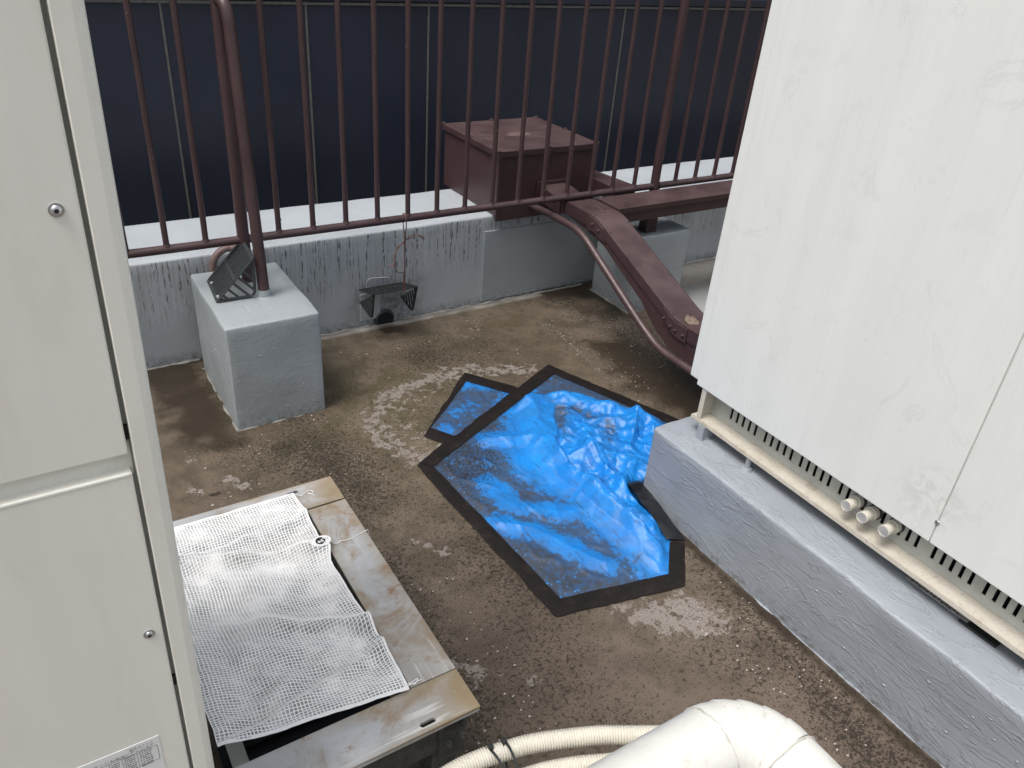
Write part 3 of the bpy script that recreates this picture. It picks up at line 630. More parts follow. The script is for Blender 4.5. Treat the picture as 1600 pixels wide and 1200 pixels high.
# ------------------------------------------------------------------ cable ducts
dct = thing('cable_duct', 'wide maroon steel cable duct sloping down from the box towards the right unit', 'duct', (2.09, 2.2, 0))
DX0, DX1 = 1.900, 2.036
top = [(2.528, .500), (2.308, .498), (1.794, .289), (1.714, .287), (1.338, .287)]
top = [(p.y, p.z) for p in fillet([(0, a, b) for a, b in top], .035, 4)]
def off(path, d):
    out = []
    for i, (y, z) in enumerate(path):
        a = path[max(i - 1, 0)]; b = path[min(i + 1, len(path) - 1)]; t = Vector((b[0] - a[0], b[1] - a[1])).normalized()
        out.append((y + t.y * d * 1.0, z - t.x * d * -1.0) if False else (y - t.y * -d, z + t.x * d))
    return out
low = off(top, .049)
def skirt(m, x, up, lo, th):
    n = len(up)
    for i in range(n - 1):
        m.add([(x, *up[i]), (x, *up[i + 1]), (x, *lo[i + 1]), (x, *lo[i]), (x + th, *up[i]), (x + th, *up[i + 1]), (x + th, *lo[i + 1]), (x + th, *lo[i])],
              [(0, 1, 2, 3), (7, 6, 5, 4), (3, 2, 6, 7), (0, 4, 5, 1)])
m = MB(); up1 = top; in1 = off(top, .0025)
for i in range(len(top) - 1):
    m.add([(DX0, *up1[i]), (DX1, *up1[i]), (DX1, *up1[i + 1]), (DX0, *up1[i + 1])], [(0, 1, 2, 3)])
skirt(m, DX0, up1, low, .0025); skirt(m, DX1 - .0025, up1, low, .0025)
m.add([(DX0, *top[0]), (DX1, *top[0]), (DX1, *low[0]), (DX0, *low[0])], [(0, 1, 2, 3)])
lid = obj('duct_lid', m, 'brown', dct)
body = [(2.526, .451), (2.250, .406), (1.987, .279), (1.895, .210), (1.805, .166), (1.673, .159), (1.338, .159)]
bodyt = [(2.526, .494), (2.307, .492), (1.790, .283), (1.338, .281)]
m = MB(); m.prism(body + bodyt[::-1], 'x', DX0 + .006, DX1 - .006); obj('duct_trough', m, 'brown', dct)
def on(path_pt, dy, d):  # small helper for bolts on the side skirt
    return path_pt
def splice(path, x, name='splice_plate'):
    up = off(path, .004); lo = off(path, .058); m = MB(); skirt(m, x, up, lo, .004); m.add([(x, *up[0]), (x + .004, *up[0]), (x + .004, *lo[0]), (x, *lo[0])], [(0, 1, 2, 3)]); m.add([(x, *up[-1]), (x + .004, *up[-1]), (x + .004, *lo[-1]), (x, *lo[-1])], [(3, 2, 1, 0)])
    return obj(name, m, 'brown', dct)
splice([(2.352, .497), (2.311, .495), (2.252, .474)], DX0 - .004)
splice([(1.860, .315), (1.794, .289), (1.722, .287)], DX0 - .004)
for y, z in ((2.318, .468), (2.277, .455), (1.843, .274), (1.806, .258), (1.778, .255), (1.738, .253)):
    m = MB(); m.cyl((DX0 - .003, y, z), (DX0 - .007, y, z), .0085, 6); m.ball((DX0 - .0075, y, z), .0048, sx=.8, seg=8); obj('bolt', m, 'brown', dct)
for y, z in ((2.326, .499), (2.26, .4795), (2.222, .464), (1.817, .300)):
    m = MB(); m.ball((DX0 + .012 if y != 2.26 else DX1 - .01, y, z), .0035, seg=8); obj('screw_head', m, 'brown', lid)
m = MB(); m.prism([(2.530, .440), (2.690, .450), (2.690, .520), (2.530, .4985)], 'x', 1.885, 2.018, .002); obj('duct_stub', m, 'brown', dct)
m = MB(); m.box(1.868, 2.034, 2.676, 2.6835, .438, .534, .001); obj('collar', m, 'brown', dct)
obj('joint_band', MB().box(1.893, 2.043, 2.516, 2.5285, .445, .5015, .001), 'brown', dct)
m = MB(); m.tube([(1.966 + .034 * math.cos(a), 2.396 + .050 * math.sin(a), .4992) for a in np.linspace(0, 2 * math.pi, 33)], .0011, 5, False)
m.box(1.957, 1.960, 2.378, 2.415, .4982, .5000).box(1.971, 1.974, 2.378, 2.415, .4982, .5000).box(1.960, 1.971, 2.395, 2.398, .4982, .5000); obj('embossed_mark', m, 'brown', lid)
m = MB(); bm2 = bmesh.new()
r_ = [(1.948 + .025 * math.cos(a) * (1 + .4 * noise.noise(Vector((math.cos(a) * 3, math.sin(a) * 3, 1)))), 1.759 + .028 * math.sin(a) * (1 + .6 * noise.noise(Vector((math.cos(a) * 3, math.sin(a) * 3, 5))))) for a in np.linspace(0, 2 * math.pi, 25)[:-1]]
m.add([(x, y, .2890 + (max(0, y - 1.750)) * .32) for x, y in r_], [tuple(range(24))]); obj('scuff', m, m_plain('bare_scuff', (.19, .145, .11), .7, 0, .5, 120), lid)

tr = thing('cable_duct', 'straight maroon cable tray along the railing, resting over the right block', 'duct', (3, 2.42, .4))
m = MB(); m.box(2.0385, 4.1, 2.3415, 2.489, .5015, .5055, .001); m.box(2.0385, 4.1, 2.339, 2.342, .484, .5055, .0008); obj('tray_lid', m, 'brown', tr)
m = MB(); m.box(2.0385, 4.1, 2.345, 2.486, .440, .500, .002); obj('tray_trough', m, 'brown', tr)
m = MB(); m.box(2.26, 2.32, 2.40, 2.45, .345, .4395, .003); obj('tray_foot', m, 'brown', tr)
m = MB(); m.prism([(2.166, 2.532), (2.285, 2.532), (2.247, 2.82), (2.166, 2.95)], 'z', .460, .520, .002)
tag(obj('cable_duct', m, 'brown'), 'short maroon duct stub beside the box, between it and the railing', 'duct')
m = MB(); m.tube(fillet([(1.845, 2.70, .432), (1.845, 2.55, .444), (1.850, 2.33, .442), (1.856, 1.905, .218), (1.856, 1.80, .175), (1.856, 1.338, .175)], .07, 8), .0142, 16)
tag(obj('conduit', m, 'brown'), 'thin maroon conduit pipe bending down beside the sloping duct', 'pipe')

# ------------------------------------------------------------------ plinth + big unit on the right
pl = thing('concrete_plinth', 'long grey painted concrete plinth under the white unit', 'plinth', (1.8, .4, 0))
obj('plinth_body', rough_block(1.412, 2.45, -1.0, 1.335, -.03, .255, .020, .009, .0032, 2.0, 9.0), 'plinth', pl)
sb = MB(); bead((1.412, -.5, .0), (1.412, 1.10, .0), .006, 11); obj('sealant_bead', sb, 'plinth', pl)
bp = MB()
for i in range(70):
    bp.ball((1.4115, random.uniform(.1, 1.3), random.uniform(.03, .24)), random.uniform(.0012, .0030), sx=.6, sy=random.uniform(1, 2.5), seg=6)
for i in range(40):
    bp.ball((random.uniform(1.44, 1.56), random.uniform(.1, 1.3), .2555), random.uniform(.001, .0025), sz=.6, seg=6)
o = obj('paint_blister', bp, 'plinth', pl); o['kind'] = 'stuff'

un = thing('heat_pump_unit', 'tall off-white equipment cabinet with slotted base standing on the long plinth', 'machine', (1.9, .4, .255))
UX, UB, UT = 1.500, .402, 1.95
obj('side_panel', MB().box(UX, UX + .02, .568, 1.288, UB, UT, .0025), 'unit', un)
obj('side_panel', MB().box(UX, UX + .02, -.9, .5655, UB - .0, UT, .0025), 'unit', un)
m = MB(); m.box(UX + .0035, UX + .02, .560, .575, UB + .006, UT - .01); obj('joint_backing', m, 'web', un)
m = MB(); m.box(UX + .004, UX + .03, 1.290, 1.322, UB + .012, UT, .003); obj('corner_post', m, 'unit', un)
m = MB(); m.box(UX + .03, 2.35, -.9, 1.315, UB + .06, UT - .01); obj('casing', m, 'unit', un)
m = MB(); m.ball((UX - .001, .5665, UB + .055), .006, sx=.3, seg=8); obj('latch', m, 'screw', un)
# base sheet with real slots
WX = 1.5545; z0, z1, z2, z3 = .306, .3285, .366, .44
ysl = []
starts = [1.189 - .0225 * 0]
base_groups = [1.189, 1.0645, .9435, .820, .6985, .568, .446, .330, .210, .09]
for g0 in base_groups:
    for k in range(5): ysl.append((g0 - k * .0222 - .0042, g0 - k * .0222 + .0042))
ysl.sort()
m = MB(); yb = [-.5]
for a, b in ysl: yb += [a, b]
yb.append(1.262)
def wq(m, ya, yb_, za, zb):
    m.box(WX, WX + .003, ya, yb_, za, zb)
wq(m, -.5, 1.262, z0, z1); wq(m, -.5, 1.262, z2, z3)
prev = -.5
for a, b in ysl: wq(m, prev, a, z1, z2); prev = b
wq(m, prev, 1.262, z1, z2)
web = obj('slotted_base', m, 'web', un)
obj('base_interior', MB().box(WX + .03, WX + .05, -.5, 1.26, .30, .45), 'void', un)
m = MB(); m.box(1.500, WX + .06, -.7, 1.283, .3025, .3055, .0006).box(1.4995, 1.5025, -.7, 1.283, .296, .3055, .0006); obj('base_flange', m, 'cream', un)
m = MB(); m.box(1.5035, WX + .02, 1.262, 1.266, .3055, .455, .0008).box(1.503, 1.507, 1.250, 1.266, .3055, .455, .0008); obj('end_plate', m, 'cream', un)
for y in (1.227, 1.064, .30, -.1):
    m = MB()
    if y > 1.2: m.box(1.487, 1.491, y - .012, y + .012, .256, .302, .0008).box(1.491, 1.53, y - .012, y - .009, .256, .302, .0008)
    else: m.cyl((1.512, y, .25), (1.512, y, .296), .008, 10)
    m.cyl((1.51, y, .252), (1.51, y, .262), .020, 8, .014)
    obj('levelling_foot', m, 'plinth', un)
for (x, y, z) in ((1.495, .762, .3585), (1.495, .7175, .3565), (1.495, .6605, .3605)):
    m = MB(); m.cyl((1.575, y + .004, z - .010), (x, y, z), .0135, 18); m.tube([(1.545, y + .002, z - .006), (1.530, y + .002, z - .004)], .0162, 18); st = obj('pipe_stub', m, 'hose', un)
    m = MB(); m.cyl((1.5485, y + .002, z - .0065), (1.560, y + .003, z - .008), .0185, 18); obj('rubber_bush', m, 'strain', st)
    m = MB(); m.cyl((x + .0005, y, z), (x - .0012, y, z), .0122, 18); m.ball((x, y - .004, z - .013), .004, sz=1.6, seg=6); obj('end_plug', m, 'cap', st)
pf = MB()
for i in range(5):
    for j in range(24): pass
m = MB(); m.box(1.522, 1.570, .372, .455, .2560, .262, .001); pd = obj('rubber_pad', m, 'black'); 
tag(pd, 'flat black rubber strip wedged under the cream base flange of the white unit', 'pad')
m = MB(); m.box(1.527, 1.570, .44, .590, .2625, .2640); hp = obj('perforated_strap', m, 'cap', pd)
m = MB()
for j in range(13):
    for i in range(4): m.box(1.5295 + i * .009 + (j % 2) * .004, 1.5335 + i * .009 + (j % 2) * .004, .463 + j * .0092, .4675 + j * .0092, .2639, .2645)
obj('strap_holes', m, 'black', pd)

# ------------------------------------------------------------------ left cabinet
cb = thing('equipment_cabinet', 'cream metal equipment cabinet cut by the left edge of the view', 'machine', (-.3, .65, 0))
K = .0200
def skew(mb):
    mb.v = [(x + K * (z - 1.43), y, z) for x, y, z in mb.v]; return mb
CY = .650
for z0_, z1_, nm in ((1.059, 1.95, 'upper'), (.30, 1.0385, 'lower')):
    p = obj('front_panel', skew(MB().box(-1.0, .0415, CY, CY + .02, z0_, z1_, .0018)), 'cab', cb)
    z = 1.287 if nm == 'upper' else .836
    xx = .0225 - K * (z - 1.43) if nm == 'upper' else .0162 - K * (z - 1.43)
    m = MB(); m.cyl((xx, CY + .001, z), (xx, CY - .0012, z), .0054, 20); m.ball((xx, CY - .0012, z), .0042, sy=.62, seg=12)
    sc = obj('screw', skew(m), 'screw', p)
    m = MB(); m.cyl((xx, CY - .0034, z), (xx, CY - .0040, z), .0018, 6); obj('screw_socket', skew(m), 'black', sc)
m = MB(); m.box(-1.0, .040, CY - .0006, CY + .004, 1.0350, 1.0388, .0012); obj('panel_lip', skew(m), 'cab', cb)
obj('panel_recess', skew(MB().box(-1.0, .044, CY + .012, CY + .03, 1.030, 1.066)), 'cab', cb)
obj('gap_backing', skew(MB().box(.034, .060, CY + .014, CY + .03, .3, 1.95)), 'web', cb)
m = MB(); m.box(.0418, .0455, CY + .011, CY + .016, 1.068, 1.083).box(.0418, .0455, CY + .011, CY + .016, .735, .750); obj('gap_hole', skew(m), 'black', cb)
m = MB(); bmx = [(.0457, CY + .05), (.0457, CY + .001), (.0467, CY - .0003), (.060, CY), (.0645, CY + .0015), (.0675, CY + .0045), (.0690, CY + .010), (.0692, CY + .05)]
m.prism(bmx, 'z', .0, 1.95); obj('corner_post', skew(m), 'cab', cb)
obj('casing', skew(MB().box(-1.0, .045, CY + .05, CY + .55, .0, 1.94)), 'cab', cb)
# rating label
lbx = obj('rating_label', skew(MB().box(-.105, .0165, CY - .0006, CY + .0004, .57, .6790)), 'paper', cb)
def text(s, x, z, size, parent, name='print'):
    cu = bpy.data.curves.new(name, 'FONT'); cu.body = s; cu.size = size; cu.extrude = 0
    o = bpy.data.objects.new('tmp', cu); COL.objects.link(o)
    bpy.context.view_layer.update()
    dg = bpy.context.evaluated_depsgraph_get(); me = bpy.data.meshes.new_from_object(o.evaluated_get(dg))
    bpy.data.objects.remove(o)
    for v in me.vertices: zz = z + v.co.y; v.co = (x + v.co.x + K * (zz - 1.43), CY - .0009, zz)
    me.materials.clear(); return obj(name, me, 'ink', parent)
text('室外ユニット', -.0150, .6715, .0042, lbx); text('パッケージエアコンディショナ', -.062, .6665, .0052, lbx)
m = MB()
def rowd(x, z, n, wd): 
    xx = x
    for k in range(n):
        l = random.uniform(.4, 1) * wd / n; m.box(xx, xx + l, CY - .0009, CY - .0007, z, z + .0011); xx += wd / n
for r0 in range(9):
    rowd(-.050, .6600 - r0 * .0032, 5, .010); rowd(-.035, .6605 - r0 * .0032, 4, .009); rowd(-.022, .6625 - r0 * .0032, 5, .012); rowd(-.006, .6640 - r0 * .0032, 5, .013)
rowd(-.034, .6665, 6, .015)
for a in ((-.052, .013, .6645, .6649), (-.052, .013, .640, .6404)): m.box(a[0], a[1], CY - .0009, CY - .0007, a[2], a[3])
for x in (-.052, -.037, -.024, -.0085, .0128): m.box(x, x + .0004, CY - .0009, CY - .0007, .640, .6649)
obj('print', skew(m), 'ink', lbx)

# ------------------------------------------------------------------ galvanised base frame
fr = thing('steel_base_frame', 'weathered galvanised steel base frame left of the blue tarp, with rust stains', 'frame', (.3, 1.1, 0))
FZ = .300
def beam(x0, x1, y0, y1, hole=None, rust=None, streak=None):
    # channel: top plate with slot, side webs
    bm = bmesh.new(); outer = [(x0, y0), (x1, y0), (x1, y1), (x0, y1)]
    pts = [Vector(p) for p in outer]; edges = [(0, 1), (1, 2), (2, 3), (3, 0)]
    n = 4
    if hole:
        hx, hy, hl, hw, ax = hole; hp_ = []
        for k in range(16):
            a = 2 * math.pi * k / 16; ox = hl / 2 - hw / 2; c, s_ = math.cos(a), math.sin(a)
            u = (ox if c > 0 else -ox) + hw / 2 * c; v_ = hw / 2 * s_
            hp_.append(Vector((hx + u, hy + v_)) if ax == 'x' else Vector((hx + v_, hy + u)))
        pts += hp_; edges += [(n + k, n + (k + 1) % 16) for k in range(16)]
    # inner grid for attributes
    gs = .03; base = len(pts)
    for gx_ in np.arange(x0 + gs, x1 - gs * .4, gs):
        for gy_ in np.arange(y0 + gs, y1 - gs * .4, gs):
            if not hole or math.hypot((gx_ - hx) / (hl * .7 if ax == 'x' else hw), (gy_ - hy) / (hw if ax == 'x' else hl * .7)) > 1: pts.append(Vector((gx_, gy_)))
    V_, E_, F_, _, _, _ = delaunay_2d_cdt(pts, edges, [], 0, 1e-5)
    hx_ = (np.mean([p[0] for p in hp_]), np.mean([p[1] for p in hp_])) if hole else None
    m = MB(); fs = []
    for f in F_:
        c = sum((V_[i] for i in f), Vector((0, 0))) / len(f)
        if hole:
            du = abs((c.x - hx) if ax == 'x' else (c.y - hy)); dv = abs((c.y - hy) if ax == 'x' else (c.x - hx)); o_ = hl / 2 - hw / 2
            if math.hypot(max(0, du - o_), dv) < hw / 2 * .93: continue
        fs.append(f)
    m.add([(v.x, v.y, FZ) for v in V_], fs); m.add([(v.x, v.y, FZ - .006) for v in V_], [f[::-1] for f in fs])
    if hole:
        m.add([(p.x, p.y, FZ) for p in hp_] + [(p.x, p.y, FZ - .006) for p in hp_], [(k, (k + 1) % 16, 16 + (k + 1) % 16, 16 + k) for k in range(16)])
    c4 = outer
    for k in range(4):
        a, b = c4[k], c4[(k + 1) % 4]; m.add([(*a, FZ), (*b, FZ), (*b, FZ - .006), (*a, FZ - .006)], [(3, 2, 1, 0)])
    me = m.data('beam'); co = np.array([v.co[:] for v in me.vertices])
    setattr_(me, 'rust', rust(co[:, 0], co[:, 1]) if rust else np.zeros(len(co)))
    setattr_(me, 'streak', streak(co[:, 0], co[:, 1]) if streak and x1 - x0 > .2 else np.zeros(len(co))); setattr_(me, 'streakx', streak(co[:, 0], co[:, 1]) if streak and x1 - x0 < .2 else np.zeros(len(co)))
    return obj('beam', me, 'galv', fr)
ramp_ = lambda v, a, b: np.clip((v - a) / (b - a), 0, 1)
o1 = beam(.085, .494, .742, .832, (.411 - .012, .757, .030, .010, 'x'), lambda x, y: np.maximum(ramp_(x, .435, .45) * .95, ramp_(x, .34, .42) * .35), lambda x, y: ramp_(x, .36, .39) * (1 - ramp_(x, .43, .44)))
o2 = beam(.404, .494, .8345, 1.3765, None, lambda x, y: np.maximum(ramp_(y, 1.31, 1.345) * .5, ramp_(1.0 - y, .0, .10) * .35), lambda x, y: ramp_(1.0 - y, -.04, .05) * .8)
o3 = beam(.085, .494, 1.382, 1.4725, (.394, 1.452, .026, .009, 'x'), lambda x, y: ramp_(x, .43, .45) * .85, None)
m = MB(); m.box(.087, .486, .776, .781, .170, .2935, .001); obj('beam_web', m, 'shade_galv', fr)
m = MB(); m.box(.4875, .4935, .744, 1.47, .285, .2935, .001); obj('beam_lip', m, 'galv', fr)
m = MB(); m.box(.087, .4935, .7425, .746, .287, .2935, .0008); obj('beam_lip', m, 'galv', fr)
m = MB(); m.box(.478, .482, .77, 1.46, .170, .2935, .001); obj('beam_web', m, 'shade_galv', fr)
m = MB(); m.box(.087, .480, 1.4665, 1.4715, .170, .2935, .001); obj('beam_web', m, 'shade_galv', fr)
m = MB(); m.box(.404, .409, .84, 1.38, .22, .2935, .001); obj('beam_web', m, 'shade_galv', fr)
for x_, y_ in ((.425, .785), (.43, 1.41), (.10, 1.41), (.10, .785)):
    m = MB(); m.box(x_, x_ + .05, y_, y_ + .05, .0, .2935, .003); obj('leg', m, 'shade_galv', fr)
m = MB(); m.box(.430, .484, .768, .7755, .150, .290, .0015); obj('bracket', m, 'shade_galv', fr)
for x_, z_ in ((.445, .245), (.445, .200), (.472, .245), (.472, .205)):
    m = MB(); m.cyl((x_, .768, z_), (x_, .759, z_), .0085, 6); m.cyl((x_, .762, z_), (x_, .754, z_), .0045, 8); obj('bolt', m, 'shade_galv', fr)
m = MB(); m.box(.0975, .125, .835, 1.37, .215, .219, .001); obj('cross_strip', m, 'web', fr)
m = MB(); m.box(.088, .402, .836, 1.375, .150, .160); obj('dark_tray', m, 'void', fr)
for y_ in np.arange(.86, 1.36, .03):
    m = MB(); m.box(.130, .402, y_, y_ + .006, .161, .172); obj('tray_rib', m, 'void', fr)

# ------------------------------------------------------------------ white mesh sheet
ms = thing('mesh_sheet', 'white grid-reinforced clear plastic sheet tied over the steel base frame', 'sheet', (.25, 1.15, .3))
def shz(x, y):
    z = .3085
    edge = min(1, max(0, (x - .10) / .04)) * min(1, max(0, (.392 - x) / .03)) * min(1, max(0, (y - .86) / .04)) * min(1, max(0, (1.43 - y) / .05))
    z += .020 * math.exp(-((y - 1.245 + .28 * (x - .38)) / .020) ** 2) * (.4 + .6 * min(1, max(0, (.41 - x) / .05)))
    z += .018 * math.exp(-((y - 1.08 + .55 * (x - .25)) / .018) ** 2) * min(1, max(0, (x - .18) / .06))
    z += .012 * math.exp(-((y - .905 - .25 * (x - .25)) / .013) ** 2) + .006 * math.exp(-((y - .955 - .35 * (x - .25)) / .012) ** 2)
    z += .012 * math.exp(-((y - 1.34 - .10 * (x - .2)) / .014) ** 2) + .005 * math.exp(-((y - 1.385) / .010) ** 2)
    z -= .030 * edge * (.5 + .5 * noise.noise(Vector((x * 7, y * 4, 0))))
    z += .016 * noise.noise(Vector((x * 11, y * 9, 1.0))) * edge + .007 * noise.noise(Vector((x * 22, y * 30, 2.0))) * (.3 + .7 * edge)
    z = max(z, .3065 - max(0, 1.375 - y) * .35, .3065 - max(0, .398 - x) * .6) if x > .33 or y > 1.28 else z
    return z
def shp(u, v):                                                      # u across (0 left..1 right), v near..far
    y = .868 + (1.437 - .868) * v + (1 - v) * (-.040) * u
    xr = .391 + .010 * (1 - v) * .6; y += (1 - v) * 0 ; x = .079 + (xr - .079) * u + .004 * math.sin(v * 9) * u
    if abs(v - .66) < .06 and u > .9: x += .012 * (1 - abs(v - .66) / .06) * (u - .9) * 10
    x += .004 * noise.noise(Vector((u * 4, v * 7, 3))); y += .005 * noise.noise(Vector((u * 5, v * 4, 8)))
    return Vector((x, y, shz(x, y)))
NU, NV = 60, 110
m = MB(); g = [[shp(i / NU, j / NV) for i in range(NU + 1)] for j in range(NV + 1)]
m.add([p for row in g for p in row], [(j * (NU + 1) + i, j * (NU + 1) + i + 1, (j + 1) * (NU + 1) + i + 1, (j + 1) * (NU + 1) + i) for j in range(NV) for i in range(NU)], True)
obj('film', m, 'film', ms)
m = MB()
def thread(pts, wv):
    for k in range(len(pts)):
        pass
    vs = []
    for k, p in enumerate(pts):
        vs += [p - wv + Vector((0, 0, .0004)), p + Vector((0, 0, .0012)), p + wv + Vector((0, 0, .0004))]
    n_ = len(pts); fs = []
    for k in range(n_ - 1): fs += [(3 * k, 3 * k + 1, 3 * k + 4, 3 * k + 3), (3 * k + 1, 3 * k + 2, 3 * k + 5, 3 * k + 4)]
    m.add(vs, fs, True)
nu, nv = 50, 104
for i in range(nu + 1):
    u = i / nu; thread([shp(min(1, max(0, u + .0015 * math.sin(k * .9 + i))), k / 120) for k in range(121)], Vector((.00105, 0, 0)))
for j in range(nv + 1):
    v = j / nv; thread([shp(k / 80, min(1, max(0, v + .0010 * math.sin(k * .7 + j * 2)))) for k in range(81)], Vector((0, .00110, 0)))
th = obj('reinforcing_threads', m, 'thread', ms); th['kind'] = 'stuff'
m = MB()
for vv, w_ in ((0.0, .006), (.026, .0016), (1.0, .003)):
    P = [shp(k / 60, vv) for k in range(61)]
    m.add([q for p in P for q in (p + Vector((0, 0, .0013)), p + Vector((0, w_, .0014)))], [(2 * k, 2 * k + 2, 2 * k + 3, 2 * k + 1) for k in range(60)], True)
P = [shp(1.0, k / 80) for k in range(81)]; m.add([q for p in P for q in (p + Vector((0, 0, .0013)), p + Vector((-.004, 0, .0014)))], [(2 * k, 2 * k + 2, 2 * k + 3, 2 * k + 1) for k in range(80)], True)
obj('hem', m, 'thread', ms)
ec = shp(1, .66); ec = Vector((.391, 1.247, ec.z + .003))
m = MB(); pts = [(ec.x + .017 * math.cos(a) * (1.15 if math.cos(a) > 0 else 1.3), ec.y + .016 * math.sin(a), ec.z) for a in np.linspace(0, 2 * math.pi, 25)[:-1]]
m.add(pts, [tuple(range(24))]); m.add([(x, y, z - .0012) for x, y, z in pts], [tuple(range(24))[::-1]]); m.add(pts + [(x, y, z - .0012) for x, y, z in pts], [(k, (k + 1) % 24, 24 + (k + 1) % 24, 24 + k) for k in range(24)]); obj('corner_tab', m, 'thread', ms)
m = MB(); m.tube([(ec.x - .003 + .0088 * math.cos(a), ec.y + .0088 * math.sin(a), ec.z + .0010) for a in np.linspace(0, 2 * math.pi, 25)], .0016, 6, False); m.add([(ec.x - .003 + .0088 * math.cos(a), ec.y + .0088 * math.sin(a), ec.z + .0006) for a in np.linspace(0, 2 * math.pi, 25)[:-1]], [tuple(range(24))]); obj('eyelet', m, 'black', ms)
def cord(pts, r=.0009):
    m = MB(); m.tube(curve(pts, 6), r, 6); return m
obj('tie_string', cord([(ec.x - .002, ec.y, ec.z + .002), (ec.x + .010, ec.y, ec.z + .006), (ec.x + .024, ec.y + .000, .3030), (.425, 1.240, .3035), (.43, 1.244, .304), (.446, 1.243, .3015), (.47, 1.246, .3015), (.497, 1.252, .302), (.500, 1.254, .285)]), 'thread', ms)
obj('tie_string', cord([(.385, 1.436, .312), (.400, 1.434, .306), (.408, 1.428, .303), (.418, 1.436, .3025), (.430, 1.440, .302), (.438, 1.434, .3015), (.430, 1.427, .3015), (.424, 1.433, .302), (.436, 1.420, .302)]), 'thread', ms)
obj('tie_string', cord([(.395, .835, .312), (.405, .842, .304), (.412, .836, .303), (.422, .845, .3025), (.400, .838, .304), (.428, .840, .302)]), 'thread', ms)

# ------------------------------------------------------------------ blue tarp
tp = thing('tarpaulin', 'large crumpled blue tarpaulin edged with black tape on the roof floor', 'tarpaulin', (1.3, 1.55, 0))
TI = [(1.5835, 2.052), (1.74, 1.64), (1.80, 1.50), (1.75, 1.350), (1.425, 1.350), (1.398, 1.335), (1.400, 1.20), (1.354, 1.128), (1.262, 1.030), (.949, 1.096), (.910, 1.741)]
rid = [([(1.383, 1.893), (1.331, 1.744), (1.275, 1.58), (1.273, 1.5), (1.282, 1.288), (1.298, 1.096)], .020, .030),
       ([(1.329, 1.919), (1.469, 1.914), (1.56, 1.85), (1.628, 1.677), (1.695, 1.606)], .018, .025),
       ([(1.137, 1.785), (1.27, 1.72), (1.275, 1.58), (1.406, 1.532), (1.453, 1.475)], .016, .024),
       ([(1.678, 1.692), (1.60, 1.60), (1.527, 1.523), (1.363, 1.363)], .024, .018),
       ([(1.661, 1.566), (1.485, 1.443), (1.362, 1.348)], .016, .016),
       ([(1.462, 1.699), (1.383, 1.56), (1.355, 1.352)], .014, .016),
       ([(1.37, 1.484), (1.362, 1.334), (1.377, 1.198)], .014, .014),
       ([(1.262, 1.398), (1.28, 1.208), (1.35, 1.16)], .010, .014),
       ([(.957, 1.414), (1.029, 1.35), (1.082, 1.233), (1.13, 1.14)], .010, .022),
       ([(1.018, 1.582), (1.038, 1.454), (1.171, 1.358)], .006, .026),
       ([(1.37, 1.344), (1.392, 1.272), (1.365, 1.185)], .018, .012)]
CR = [(1.49, 1.91), (1.72, 1.64), (1.70, 1.36), (1.42, 1.36), (1.39, 1.14), (1.30, 1.14), (1.265, 1.489), (1.30, 1.62)]
fold = [(random.uniform(0, math.pi), random.uniform(0, 1), random.uniform(.09, .20)) for _ in range(7)]
